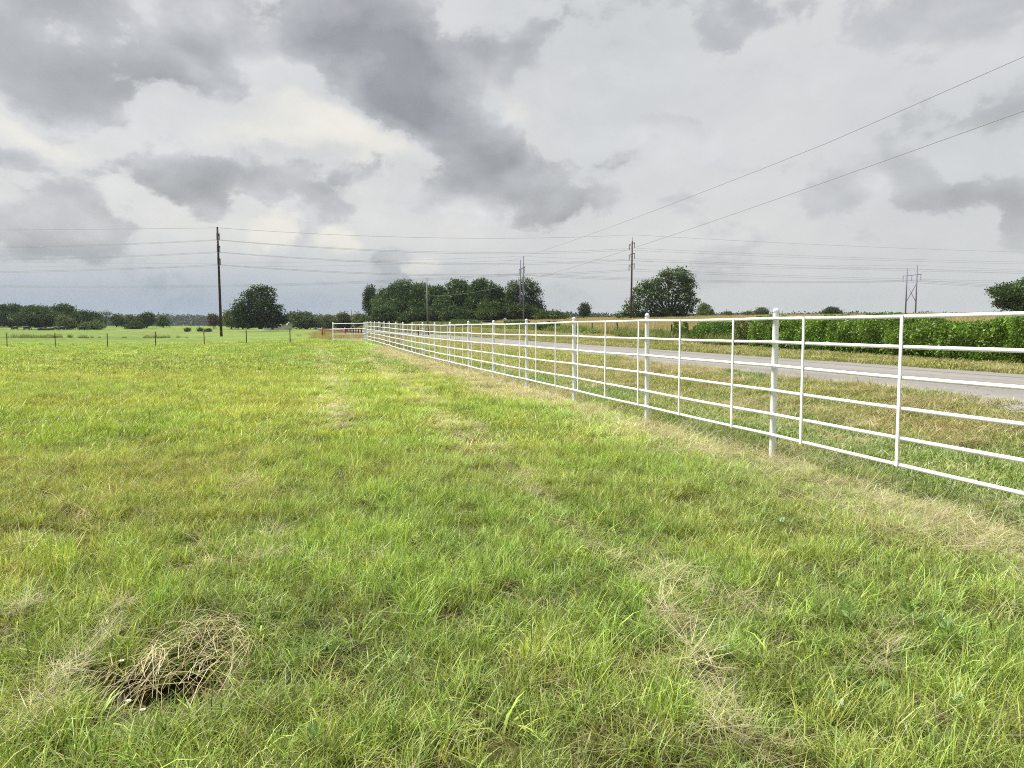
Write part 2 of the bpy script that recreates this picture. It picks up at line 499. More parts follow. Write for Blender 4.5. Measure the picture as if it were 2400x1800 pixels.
    v = []
    for x_, y_, z_ in pts:
        v += [(x_ - .025, y_, z_), (x_ + .025, y_, z_)]
    sm.add(v, [(2 * i, 2 * i + 1, 2 * i + 3, 2 * i + 2) for i in range(len(pts) - 1)])
    o2 = sm.build('road_seam', solid('tar_seam', (.06, .058, .06), (.09, .088, .09), 5, .8), o)

# ------------------------------------------------------------------ grass
GREEN = [(.268, .338, .058), (.315, .382, .072), (.360, .415, .090), (.205, .282, .050), (.42, .45, .135)]
STRAW = [(.46, .43, .22), (.52, .49, .29), (.41, .37, .19), (.58, .55, .38), (.34, .29, .16)]

NEAR = [(.130, .190, .036), (.210, .285, .052), (.275, .350, .064), (.335, .400, .080), (.41, .46, .120)]

def blades(n, rad, hlo, hhi, wlo, whi, straw, lean=(.1, .55), bendv=(.1, .6), flat=0.0, pal=None, stalk=None):
    """arrays of n bent blades standing in a disc"""
    ang = R.uniform(0, 2 * np.pi, n); rr = rad * np.sqrt(R.uniform(0, 1, n))
    bx, by = rr * np.cos(ang), rr * np.sin(ang)
    h = R.uniform(hlo, hhi, n); w = R.uniform(wlo, whi, n)
    az = R.uniform(0, 2 * np.pi, n)
    ln = R.uniform(*lean, n); bd = R.uniform(*bendv, n)
    isst = R.uniform(0, 1, n) < straw
    lay = isst & (R.uniform(0, 1, n) < flat)
    ln = np.where(lay, R.uniform(1.1, 1.5, n), ln); bd = np.where(lay, R.uniform(-.1, .25, n), bd)
    h = np.where(lay, h * R.uniform(1.0, 2.0, n), h); w = np.where(isst, w * .55, w)
    bz = np.where(lay, R.uniform(.01, .07, n), 0)
    dx, dy = np.cos(az), np.sin(az)
    face = az + np.pi / 2 + R.uniform(-.7, .7, n)
    sx, sy = np.cos(face), np.sin(face)
    ts = [0, .38, .74, 1.0]; ws = [.75, 1.0, .7, .12]
    V = np.zeros((n, 8, 3)); C = np.zeros((n, 8, 3))
    G = np.array(pal or GREEN); S = np.array(STRAW)
    col = np.where(isst[:, None], S[R.integers(0, len(S), n)], G[R.integers(0, len(G), n)]) * R.uniform(.8, 1.2, (n, 1))
    for k, (t, wk) in enumerate(zip(ts, ws)):
        th = ln + bd * t
        hor = h * t * np.sin(th); ver = h * t * np.cos(th)
        px_, py_, pz_ = bx + dx * hor, by + dy * hor, bz + np.maximum(ver, .0)
        hw = w * wk / 2
        V[:, 2 * k, 0] = px_ - sx * hw; V[:, 2 * k, 1] = py_ - sy * hw; V[:, 2 * k, 2] = pz_
        V[:, 2 * k + 1, 0] = px_ + sx * hw; V[:, 2 * k + 1, 1] = py_ + sy * hw; V[:, 2 * k + 1, 2] = pz_
        c = col.copy()
        if k == 0: c = np.where(isst[:, None], c, c * .5 + np.array([.20, .18, .08]) * .5)
        C[:, 2 * k] = c; C[:, 2 * k + 1] = c
    base = (np.arange(n) * 8)[:, None, None]
    q = np.array([[0, 1, 3, 2], [2, 3, 5, 4], [4, 5, 7, 6]])[None]
    return V.reshape(-1, 3), (base + q).reshape(-1, 4), C.reshape(-1, 3)

SRC = {}
def source_set(prefix, specs):
    """unlinked collection of tuft meshes that the scatter picks from"""
    c = bpy.data.collections.new(prefix + '_sources')
    for i, parts in enumerate(specs):
        V, Fq, C = [], [], []; b = 0
        for p_ in parts:
            v, f, cc = blades(**p_)
            V.append(v); Fq.append(f + b); C.append(cc); b += len(v)
        me = np_mesh('%s_%02d' % (prefix, i), np.concatenate(V), np.concatenate(Fq), M['grass'], {'bcol': np.concatenate(C)}, True)
        c.objects.link(bpy.data.objects.new('%s_%02d' % (prefix, i), me))
    SRC[prefix] = c
    return c

def scatter(name, pts, rot, scl, idx, tint, coll, label, cat):
    me = bpy.data.meshes.new(name)
    n = len(pts)
    me.vertices.add(n); me.vertices.foreach_set('co', np.ascontiguousarray(pts, np.float32).ravel())
    def put(an, ty, arr, key):
        a = me.attributes.new(an, ty, 'POINT'); a.data.foreach_set(key, np.ascontiguousarray(arr).ravel())
    put('rot', 'FLOAT_VECTOR', rot.astype(np.float32), 'vector')
    put('scl', 'FLOAT_VECTOR', scl.astype(np.float32), 'vector')
    put('idx', 'INT', idx.astype(np.int32), 'value')
    c4 = np.ones((n, 4), np.float32); c4[:, :3] = tint
    put('tint', 'FLOAT_COLOR', c4, 'color')
    o = link(bpy.data.objects.new(name, me))
    tag(o, label, cat, kind='stuff')
    ng = bpy.data.node_groups.new(name + '_scatter', 'GeometryNodeTree')
    ng.interface.new_socket('Geometry', in_out='INPUT', socket_type='NodeSocketGeometry')
    ng.interface.new_socket('Geometry', in_out='OUTPUT', socket_type='NodeSocketGeometry')
    gi = ng.nodes.new('NodeGroupInput'); go = ng.nodes.new('NodeGroupOutput')
    mp = ng.nodes.new('GeometryNodeMeshToPoints'); ip = ng.nodes.new('GeometryNodeInstanceOnPoints')
    ci = ng.nodes.new('GeometryNodeCollectionInfo')
    ci.inputs['Collection'].default_value = coll
    ci.inputs['Separate Children'].default_value = True; ci.inputs['Reset Children'].default_value = True
    def na(an, ty):
        q = ng.nodes.new('GeometryNodeInputNamedAttribute'); q.data_type = ty; q.inputs['Name'].default_value = an
        return q.outputs[0]
    L = ng.links.new
    L(gi.outputs[0], mp.inputs['Mesh']); L(mp.outputs[0], ip.inputs['Points'])
    L(ci.outputs[0], ip.inputs['Instance'])
    ip.inputs['Pick Instance'].default_value = True
    L(na('idx', 'INT'), ip.inputs['Instance Index'])
    L(na('rot', 'FLOAT_VECTOR'), ip.inputs['Rotation'])
    L(na('scl', 'FLOAT_VECTOR'), ip.inputs['Scale'])
    L(ip.outputs[0], go.inputs[0])
    md = o.modifiers.new('scatter', 'NODES'); md.node_group = ng
    return o

def wedge(n, y0, y1, margin=1.5, slope=.74):
    """uniform points of the wedge the picture sees"""
    X, Y = [], []
    tot = 0
    while tot < n:
        k = int((n - tot) * 2.2) + 50
        y = R.uniform(y0, y1, k); x = R.uniform(-1, 1, k) * (slope * y1 + margin)
        ok = np.abs(x) < slope * y + margin
        X.append(x[ok]); Y.append(y[ok]); tot += ok.sum()
    return np.concatenate(X)[:n], np.concatenate(Y)[:n]

def ground_z(x, y):
    q = qcoord(x, y)
    hd = np.hypot((x - HOLLOW[0]) / .24, (y - HOLLOW[1]) / .40)
    z = zground(x, y) - .20 * np.exp(-hd ** 3)
    z = z + (fbm(x * 1.7, y * 1.7, 33) - .5) * .06 + (fbm(x * .3, y * .3, 35) - .5) * .10
    return z

def make_pasture():
    specs = []
    # 0-11 near (3 dryness x 4), 12-20 middle, 21-29 far
    for st in (.07, .24, .60):
        for k in range(4):
            specs.append([dict(n=52, rad=.06, hlo=.05, hhi=.14, wlo=.0017, whi=.0036, pal=NEAR, straw=st * .8 + .05, lean=(.02, .5), bendv=(.05, .7), flat=.35),
                          dict(n=6, rad=.05, hlo=.10, hhi=.19, wlo=.0022, whi=.0042, pal=NEAR, straw=st * .7 + .1, lean=(.02, .4), bendv=(.2, .9), flat=.3),
                          dict(n=7, rad=.07, hlo=.02, hhi=.05, wlo=.0022, whi=.004, straw=.25 + st * .5, lean=(.3, 1.1), flat=.8)])
    for st in (.04, .15, .45):
        for k in range(3):
            specs.append([dict(n=80, rad=.15, hlo=.05, hhi=.135, wlo=.0040, whi=.0072, pal=NEAR[1:], straw=st, lean=(.02, .5), flat=.4),
                          dict(n=12, rad=.13, hlo=.10, hhi=.19, wlo=.005, whi=.009, straw=st * .7, lean=(.02, .4), bendv=(.2, .9), flat=.4)])
    for st in (.03, .12, .38):
        for k in range(3):
            specs.append([dict(n=90, rad=.38, hlo=.05, hhi=.14, wlo=.012, whi=.022, straw=st, lean=(.02, .5), flat=.4)])
    coll = source_set('pasture_tuft', specs)
    P, RO, SC, ID, TI = [], [], [], [], []
    for (n, y0, y1, first, per, smin, smax) in ((19000, 1.5, 9.5, 0, 4, .7, 1.35), (24000, 8.0, 24, 12, 3, .7, 1.4), (34000, 22, 78, 21, 3, .7, 1.45)):
        x, y = wedge(n, y0, y1)
        p = x * NF[0] + y * NF[1]
        keep = (p < FP + .35)
        if first == 0: keep &= R.uniform(0, 1, n) > sstep(8.2, 9.5, y)
        elif first == 12: keep &= (R.uniform(0, 1, n) < sstep(7.8, 9.2, y)) & (R.uniform(0, 1, n) > sstep(21.5, 24, y))
        else: keep &= (R.uniform(0, 1, n) < sstep(21.5, 24, y)) & (R.uniform(0, 1, n) > sstep(62, 78, y))
        x, y = x[keep], y[keep]; n = len(x)
        dry, tint, h = fields(x, y)
        dd = dry + R.normal(0, .13, n)
        cls = (dd > .40).astype(int) + (dd > .72).astype(int)
        # leave bare straw on the mower lines: thin the green there
        bare = np.zeros(n)
        for pts, w, st in STRAW_LINES:
            bare = np.maximum(bare, np.exp(-(seg_dist(x, y, pts) / w) ** 2) * st)
        ok = R.uniform(0, 1, n) > bare * .45
        hd = np.hypot((x - HOLLOW[0]) / .24, (y - HOLLOW[1]) / .40)
        ok &= (hd > .8) | (R.uniform(0, 1, n) < .30)
        if first < 21: ok &= R.uniform(0, 1, n) < sstep(.22, .42, fbm(x * 5.5 + 50, y * 5.5, 95, 2)) + .08
        x, y, tint, h, cls = x[ok], y[ok], tint[ok], h[ok], cls[ok]; n = len(x)
        s = R.uniform(smin, smax, n)
        P.append(np.stack([x, y, ground_z(x, y) - .005], -1))
        RO.append(np.stack([R.normal(0, .10, n), R.normal(0, .10, n), R.uniform(0, 6.283, n)], -1))
        SC.append(np.stack([s, s, s * h], -1))
        ID.append(first + cls * per + R.integers(0, per, n))
        TI.append(tint * R.uniform(.66, 1.26, (n, 1)) * (1 + R.normal(0, .06, (n, 3))))
    scatter('pasture_grass', np.concatenate(P), np.concatenate(RO), np.concatenate(SC), np.concatenate(ID), np.concatenate(TI), coll,
            'short mown yellow green pasture grass filling the field before the fence', 'grass')

def make_thatch():
    specs = []
    pal = [(.15, .125, .06), (.19, .16, .08), (.11, .12, .04), (.24, .20, .11), (.09, .075, .04)]
    for k in range(5):
        specs.append([dict(n=55, rad=.13, hlo=.03, hhi=.09, wlo=.0022, whi=.0042, straw=0, lean=(1.0, 1.5), bendv=(-.1, .4), pal=pal)])
    coll = source_set('thatch', specs)
    x, y = wedge(7500, 1.6, 11); p = x * NF[0] + y * NF[1]; k = p < FP + .6
    x, y = x[k], y[k]; n = len(x); s = R.uniform(.8, 1.3, n)
    scatter('thatch', np.stack([x, y, ground_z(x, y) + .004], -1), np.stack([R.normal(0, .15, n), R.normal(0, .15, n), R.uniform(0, 6.283, n)], -1),
            np.stack([s, s, s], -1), R.integers(0, 5, n), R.uniform(.7, 1.2, (n, 1)) * np.ones((n, 3)), coll,
            'brownish dead thatch lying under the near grass', 'thatch')

def make_broad():
    """brighter clumps of broad blades"""
    specs = []
    for k in range(5):
        specs.append([dict(n=13, rad=.05, hlo=.07, hhi=.17, wlo=.0034, whi=.0068, straw=.04, lean=(.05, .5), bendv=(.2, 1.1),
                           pal=[(.27, .39, .06), (.31, .43, .075), (.23, .35, .06)])])
    coll = source_set('broad_tuft', specs)
    x1, y1 = wedge(1100, 1.8, 9); x2, y2 = wedge(2600, 7, 26)
    x, y = np.concatenate([x1, x2]), np.concatenate([y1, y2])
    p = x * NF[0] + y * NF[1]
    m = fbm(x * .55 + 40, y * .55, 91, 3)
    keep = (p < FP - .3) & (R.uniform(0, 1, len(x)) < sstep(.42, .66, m) + .10)
    x, y = x[keep], y[keep]; n = len(x)
    s = R.uniform(.7, 1.25, n)
    scatter('broad_grass', np.stack([x, y, ground_z(x, y)], -1),
            np.stack([R.normal(0, .1, n), R.normal(0, .1, n), R.uniform(0, 6.283, n)], -1), np.stack([s, s, s], -1),
            R.integers(0, 5, n), R.uniform(.8, 1.2, (n, 1)) * np.ones((n, 3)), coll,
            'fresh bright green broad bladed grass clumps among the pasture grass', 'grass')

def make_litter():
    """cut straw lying on the sward"""
    specs = []
    for k in range(4):   # near, loose
        specs.append([dict(n=8, rad=.10, hlo=.08, hhi=.24, wlo=.0022, whi=.0040, straw=1, lean=(1.15, 1.5), bendv=(-.15, .3), flat=.5)])
    for k in range(4):   # near, thick combed mat
        specs.append([dict(n=40, rad=.08, hlo=.06, hhi=.18, wlo=.0024, whi=.0044, straw=1, lean=(.95, 1.5), bendv=(-.1, .35), flat=.4)])
    for k in range(4):   # middle distance mat
        specs.append([dict(n=110, rad=.20, hlo=.05, hhi=.15, wlo=.006, whi=.011, straw=1, lean=(.9, 1.5), bendv=(-.1, .4), flat=.4)])
    coll = source_set('straw_litter', specs)
    X, Y, I, S, H = [], [], [], [], []
    x, y = wedge(2200, 1.7, 10); p = x * NF[0] + y * NF[1]
    d, _, _ = fields(x, y)
    k = (p < FP) & (R.uniform(0, 1, len(x)) < d * 1.2 - .1)
    X.append(x[k]); Y.append(y[k]); I.append(R.integers(0, 4, k.sum())); S.append(R.uniform(.8, 1.5, k.sum())); H.append(np.full(k.sum(), .0))
    for pts, w, st in STRAW_LINES:
        for (ax, ay), (bx, by) in zip(pts[:-1], pts[1:]):
            L = math.hypot(bx - ax, by - ay); n = int(L * 17 * st) + 2
            t = R.uniform(0, 1, n); t = t[(vnoise(t * L * 3.1 + ax * 5, t * 0, 55) > .38) | (R.uniform(0, 1, n) < .25)]; n = len(t)
            X.append(ax + (bx - ax) * t + R.normal(0, w * .42, n)); Y.append(ay + (by - ay) * t + R.normal(0, w * .35, n))
            I.append(R.integers(4, 8, n)); S.append(R.uniform(.5, 1.0, n)); H.append(R.uniform(.02, .07, n))
    for pts, w in TRACKS:
        for (ax, ay), (bx, by) in zip(pts[:-1], pts[1:]):
            n = int(math.hypot(bx - ax, by - ay) * 7); t = R.uniform(0, 1, n); y_ = ay + (by - ay) * t
            X.append(ax + (bx - ax) * t + R.normal(0, w * .35, n)); Y.append(y_)
            I.append(R.integers(8, 12, n)); S.append(R.uniform(.4, .8, n)); H.append(R.uniform(.0, .05, n))
    for s_ in range(-2, 14):
        fx, fy = fence_xy(s_); n = 26 if s_ < 6 else 12
        X.append(fx + R.normal(0, .16, n)); Y.append(fy + R.normal(0, .16, n)); I.append(R.integers(4, 8, n)); S.append(R.uniform(.6, 1.2, n)); H.append(R.uniform(0, .03, n))
    # the trampled band under the fence
    n = 5200
    s = R.uniform(-1.6, 12, n); fx, fy = 2.755 - .807 * s, 8.053 + 2.962 * s
    off = R.normal(-.30, .40, n)
    x, y = fx + NF[0] * off, fy + NF[1] * off
    k = R.uniform(0, 1, n) < sstep(.22, .58, fbm(x * .8, y * .8 + 31, 5))
    x, y = x[k], y[k]; n = len(x)
    X.append(x); Y.append(y); I.append(np.where(y < 14, R.integers(4, 8, n), R.integers(8, 12, n))); S.append(R.uniform(.7, 1.3, n)); H.append(R.uniform(0, .03, n))
    # swathes of hay on the bank between fence and road and on the far verge
    yy = R.uniform(2, 75, 26000); qq = R.uniform(5.0, 9.75, 26000)
    xx = (qq - yy * NR[1]) / NR[0]; pp = xx * NF[0] + yy * NF[1]
    t = np.clip((pp - FP) / np.maximum((pp - FP) + (Q0 - qq), .5), 0, 1)
    w = fbm(qq * 1.6, yy * .22, 12); w2 = fbm(xx * .7, yy * .7, 13)
    pr = .5 * sstep(.45, .66, w * .5 + w2 * .5 + .10 * sstep(.25, .6, t) - .02) * sstep(.15, .40, t)
    k = (pp > FP + .5) & (R.uniform(0, 1, len(xx)) < pr) & (np.abs(xx) < .74 * yy + 2)
    n = k.sum(); X.append(xx[k]); Y.append(yy[k]); I.append(np.where(yy[k] < 9, R.integers(4, 8, n), R.integers(8, 12, n))); S.append(R.uniform(.7, 1.3, n)); H.append(R.uniform(0, .04, n))
    yy = R.uniform(14, 110, 15000); qq = R.uniform(15.95, 23, 15000)
    xx = (qq - yy * NR[1]) / NR[0]
    pr = .6 * sstep(.44, .64, fbm(qq * 1.3, yy * .16, 15) * .6 + fbm(xx * .5, yy * .5, 16) * .4)
    k = (R.uniform(0, 1, len(xx)) < pr) & (np.abs(xx) < .74 * yy + 2)
    n = k.sum(); X.append(xx[k]); Y.append(yy[k]); I.append(R.integers(8, 12, n)); S.append(R.uniform(.8, 1.6, n)); H.append(R.uniform(0, .04, n))
    x, y, idx, s, h = map(np.concatenate, (X, Y, I, S, H)); n = len(x)
    p = x * NF[0] + y * NF[1]
    g = R.uniform(.62, 1.15, (n, 1)) * np.array([1.0, 1.0, 1.02])
    warm = ((p > FP + .6))[:, None]
    g = np.where(warm, g * np.array([.80, .77, .70]), g)
    rot = np.stack([R.normal(0, .14, n), R.normal(0, .14, n), R.uniform(0, 6.283, n)], -1)
    scatter('cut_straw', np.stack([x, y, ground_z(x, y) + h], -1), rot, np.stack([s, s, s], -1), idx, g, coll,
            'pale cut straw lying in loose lines and mats on the mown grass', 'straw')

def make_verge():
    specs = []
    for st in (.10, .40):
        for k in range(3):
            specs.append([dict(n=100, rad=.24, hlo=.04, hhi=.12, wlo=.006, whi=.011, straw=st, flat=.4, pal=[(.21, .30, .07), (.25, .335, .085), (.18, .265, .07), (.29, .35, .11)])])
    for st in (.2, .5):
        for k in range(3):
            specs.append([dict(n=110, rad=.5, hlo=.04, hhi=.13, wlo=.014, whi=.024, straw=st, flat=.4)])
    for k in range(3):   # taller tufts on the road edge
        specs.append([dict(n=46, rad=.15, hlo=.10, hhi=.26, wlo=.005, whi=.009, straw=.12, lean=(.05, .8), bendv=(.2, 1.0), pal=[(.13, .215, .045), (.16, .245, .055)])])
    coll = source_set('verge_tuft', specs)
    P, I, S, T = [], [], [], []
    yy = R.uniform(1, 95, 34000); qq = R.uniform(4.4, 9.75, 34000)
    xx = (qq - yy * NR[1]) / NR[0]; pp = xx * NF[0] + yy * NF[1]
    ok = (pp > FP + .1) & (np.abs(xx) < .74 * yy + 2.5) & (R.uniform(0, 1, len(xx)) < np.where(yy < 35, 1, .5))
    xx, yy, qq, pp = xx[ok], yy[ok], qq[ok], pp[ok]; n = len(xx)
    t = np.clip((pp - FP) / np.maximum((pp - FP) + (Q0 - qq), .5), 0, 1)
    dry = sstep(.35, .6, t) * .32 + (fbm(xx * .7, yy * .7, 14) - .5) * 1.5 + .12
    cls = (dry > .42).astype(int)
    P.append((xx, yy)); I.append(np.where(yy < 28, cls * 3 + R.integers(0, 3, n), 6 + cls * 3 + R.integers(0, 3, n))); S.append(R.uniform(.75, 1.25, n))
    c = np.array([.86, .92, 1.0]) + (np.array([.95, .88, .85]) - np.array([.86, .92, 1.0])) * sstep(.2, .6, dry)[:, None]
    T.append(c * R.uniform(.75, 1.2, (n, 1)))
    yy = R.uniform(12, 130, 15000); qq = R.uniform(15.95, 23.6, 15000)
    xx = (qq - yy * NR[1]) / NR[0] - bend(yy)
    ok = np.abs(xx) < .74 * yy + 2.5; xx, yy, qq = xx[ok], yy[ok], qq[ok]; n = len(xx)
    dry = (fbm(xx * .5, yy * .5, 18) - .5) * 1.6 + .28
    P.append((xx, yy)); I.append(6 + (dry > .45) * 3 + R.integers(0, 3, n)); S.append(R.uniform(.75, 1.3, n))
    T.append(np.array([.80, .74, .88]) * R.uniform(.7, 1.15, (n, 1)))
    # ragged edges of the road
    for q0, m in ((Q0 - .05, 700), (Q1 + .05, 500)):
        yy = R.uniform(4, 70, m); qq = q0 + R.normal(0, .16, m) - (.15 if q0 < 12 else -.15); xx = (qq - yy * NR[1]) / NR[0]
        ok = (R.uniform(0, 1, m) < sstep(.42, .6, fbm(yy * .6, qq * 0, 19))) & (np.abs(xx) < .74 * yy + 2.5); xx, yy = xx[ok], yy[ok]; n = len(xx)
        P.append((xx, yy)); I.append(12 + R.integers(0, 3, n)); S.append(R.uniform(.6, 1.1, n)); T.append(np.array([.9, .95, .9]) * R.uniform(.75, 1.2, (n, 1)))
    x = np.concatenate([a for a, b in P]); y = np.concatenate([b for a, b in P]); n = len(x)
    s = np.concatenate(S); qq = qcoord(x, y); hs = s * (.55 + .8 * fbm(x * 1.1, y * 1.1, 20)) * (1 - .5 * sstep(8.6, 9.4, qq) * (qq < Q0) * (np.arange(n) < n - 1200))
    scatter('verge_grass', np.stack([x, y, ground_z(x, y) - .005], -1),
            np.stack([R.normal(0, .1, n), R.normal(0, .1, n), R.uniform(0, 6.283, n)], -1), np.stack([s, s, hs], -1),
            np.concatenate(I), np.concatenate(T), coll, 'green and hay coloured mown grass on both roadside banks', 'grass')

def make_tall():
    specs = []
    dp = [(.36, .30, .16), (.41, .345, .19), (.31, .26, .13), (.24, .24, .09)]
    for k in range(4):   # dry hay
        specs.append([dict(n=90, rad=.55, hlo=.35, hhi=.85, wlo=.012, whi=.022, straw=.25, lean=(.02, .3), bendv=(.05, .5), pal=dp)])
    gp = [(.13, .18, .05), (.16, .21, .06), (.20, .235, .075), (.10, .15, .045)]
    for k in range(4):   # green weeds
        specs.append([dict(n=80, rad=.45, hlo=.25, hhi=.95, wlo=.02, whi=.05, straw=.06, lean=(.02, .6), bendv=(.1, .8), pal=gp)])
    coll = source_set('tall_tuft', specs)
    P, I, S, T = [], [], [], []
    # dry field beyond the old fence
    yy = R.uniform(24, 230, 26000); ta = R.uniform(-.02, .72, 26000); xx = ta * yy; qq = qcoord(xx, yy)
    ok = (qq > 24.2) & (R.uniform(0, 1, len(xx)) < 1.0); xx, yy, qq = xx[ok], yy[ok], qq[ok]; n = len(xx)
    P.append((xx, yy)); I.append(R.integers(0, 4, n)); S.append(R.uniform(.6, 1.05, n)); T.append(np.array([1.0, .97, .9]) * R.uniform(.78, 1.15, (n, 1)))
    # weeds along the old wire fence, both sides of it
    yy = R.uniform(20, 260, 8500); qq = 23.4 + R.normal(0, .75, 8500); xx = (qq - yy * NR[1]) / NR[0] - bend(yy)
    ok = (yy > 47) & (fbm(yy * .10, qq * .4, 21) > .40) & (np.abs(xx) < .74 * yy + 3); xx, yy = xx[ok], yy[ok]; n = len(xx)
    P.append((xx, yy)); I.append(4 + R.integers(0, 4, n)); S.append(R.uniform(.55, 1.15, n)); T.append(R.uniform(.7, 1.2, (n, 1)) * np.ones((n, 3)))
    # dead grass and weeds beyond the corner of the white fence
    yy = R.uniform(63, 180, 1500); pp = FP + R.normal(1.0, 1.8, 1500); xx = (pp - yy * NF[1]) / NF[0]; n = len(xx)
    P.append((xx, yy)); I.append(R.integers(0, 4, n)); S.append(R.uniform(.4, .8, n)); T.append(np.array([.95, .92, .9]) * R.uniform(.8, 1.2, (n, 1)))
    # rough strip in the left pasture
    xx = R.uniform(-105, -48, 420); yy = 118 - .25 * (xx + 70) + R.normal(0, 1.8, 420)
    ok = fbm(xx * .12, yy * .1, 24) > .5; xx, yy = xx[ok], yy[ok]; n = len(xx)
    P.append((xx, yy)); I.append(4 + R.integers(0, 4, n)); S.append(R.uniform(.4, .9, n)); T.append(R.uniform(.8, 1.2, (n, 1)) * np.ones((n, 3)))
    x = np.concatenate([a for a, b in P]); y = np.concatenate([b for a, b in P]); n = len(x); s = np.concatenate(S)
    scatter('tall_grass', np.stack([x, y, zground(x, y) - .03], -1),
            np.stack([R.normal(0, .08, n), R.normal(0, .08, n), R.uniform(0, 6.283, n)], -1), np.stack([s, s, s * R.uniform(.8, 1.2, n)], -1),
            np.concatenate(I), np.concatenate(T), coll, 'tall dry tan grass and weeds standing in the field beyond the road', 'grass')

# ------------------------------------------------------------------ white pipe fence
PAINT_R = .0165
RAILS = [1.5, 1.286, 1.07, .853, .636, .425 - .145 + .0]
RAILS = [1.5, 1.286, 1.07, .851, .635, .441 - .161 + .0]
RAILS = [1.5, 1.2862, 1.0698, .8506, .6339, .2807]

def pipe_post(mb, x, y, z0, h, r, tilt=(0, 0)):
    tx, ty = tilt
    P = lambda k: (x + tx * k, y + ty * k, z0 + k)
    mb.tube([P(-.12), P(h * .5), P(h)], r, 14, cap=False)

def post_cap(mb, x, y, z0, h, r, tilt=(0, 0)):
    tx, ty = tilt
    pts, rad = [], []
    for k in range(6):
        a = k / 5 * math.pi / 2
        pts.append((x + tx * h, y + ty * h, z0 + h + .001 + r * .95 * math.sin(a))); rad.append(max(r * 1.015 * math.cos(a), .001))
    mb.tube([(x + tx * h, y + ty * h, z0 + h - .022)] + pts, [r * 1.015] + rad, 14)

def make_fence():
    root = thing('pipe_fence', 'long white welded pipe fence of six rails between pasture and road', 'fence', (*fence_xy(0), 0))
    ox, oy = fence_xy(0)
    zs = lambda s: float(np.interp(s, range(18), TZ))
    S = list(range(-2, 18))
    jit = {s: (random.uniform(-.012, .012), random.uniform(-.010, .010)) for s in S}
    hj = {s: random.uniform(-.008, .012) for s in S}
    for s in S:
        x, y = fence_xy(s); x -= ox; y -= oy
        z = zs(s)
        m = MB(); pipe_post(m, x, y, z, 1.565 + hj[s], .0315, jit[s])
        po = m.build('post', M['paint'], root, True)
        m = MB(); post_cap(m, x, y, z, 1.565 + hj[s], .0315, jit[s])
        m.build('post_cap', M['paint'], po, True)
    # heights of the rails above the ground, six of them
    hs = [1.5, 1.2845, 1.0650, .8448, .6265, .2807 + .0]
    hs = [1.497, 1.2470, 1.0010, .7490, .4970, .2760]
    off = -(.0315 + PAINT_R) * NF       # welded on the pasture side of the posts
    for h in hs:
        m = MB()
        pts = []
        for i in range(-8, 18 * 4 - 3):
            s = i / 4
            if s > 17: break
            x, y = fence_xy(s)
            sag = -.006 * math.sin(math.pi * (s % 1)) + .004 * math.sin(s * 2.1 + h * 7)
            pts.append((x - ox + off[0], y - oy + off[1], zs(s) + h + sag))
        m.tube(pts, PAINT_R, 10)
        m.build('rail', M['paint'], root, True)
    k = 0
    while True:
        s = -.597 - .4135 * 3 + .4135 * k; k += 1
        if s > 16.9: break
        if s < -1.95: continue
        x, y = fence_xy(s); x -= ox; y -= oy
        o2 = off - (PAINT_R + .003) * NF
        lean = random.uniform(-.006, .006)
        m = MB()
        z = zs(s)
        # flat bar stay welded on the rails
        a = math.atan2(UF[1], UF[0])
        c, si = math.cos(a), math.sin(a)
        hw = .0145
        v = []
        for zz, l in ((hs[-1] - .014, 0), (hs[0] + .010, lean)):
            for u, w in ((-hw, -.006), (hw, -.006), (hw * .8, .006), (-hw * .8, .006)):
                v.append((x + o2[0] + c * (u + l) + si * w, y + o2[1] + si * (u + l) - c * w, z + zz))
        m.add(v, [(3, 2, 1, 0), (4, 5, 6, 7), (0, 1, 5, 4), (1, 2, 6, 5), (2, 3, 7, 6), (3, 0, 4, 7)])
        m.build('stay', M['paint'], root)
    # corner panel at the far end
    xl, yl = at(781.5, 60.0); xr, yr = at(854.6, 59.0); xr2, yr2 = at(858.9, 58.7)
    r2 = thing('brace_panel', 'short white four rail pipe panel closing the far end of the fence', 'fence', (xl, yl, 0))
    for x, y, z in ((xl, yl, float(zground(xl, yl)) ), (xr, yr, .157), (xr2, yr2, .157)):
        m = MB(); pipe_post(m, x - xl, y - yl, z, 1.53, .045); po = m.build('post', M['paint'], r2, True)
        m = MB(); post_cap(m, x - xl, y - yl, z, 1.53, .045); m.build('post_cap', M['paint'], po, True)
    zl = float(zground(xl, yl))
    for h in (1.46, 1.06, .645, .25):
        m = MB(); m.tube([(0, -.06, zl + h), ((xr - xl), yr - yl - .06, .157 + h), ((xr2 - xl), yr2 - yl - .06, .157 + h)], .023, 10)
        m.build('rail', M['paint'], r2, True)

# ------------------------------------------------------------------ wire fences
def tpost(mb, x, y, z0, h, w=.04, lean=(0, 0)):
    mb.add([(x + dx + lean[0] * k, y + dy + lean[1] * k, z0 + k) for k in (-.1, h) for dx, dy in ((-w, -w * .5), (w, -w * .5), (w * .35, w * .5), (-w * .35, w * .5))],
           [(3, 2, 1, 0), (4, 5, 6, 7), (0, 1, 5, 4), (1, 2, 6, 5), (2, 3, 7, 6), (3, 0, 4, 7)])

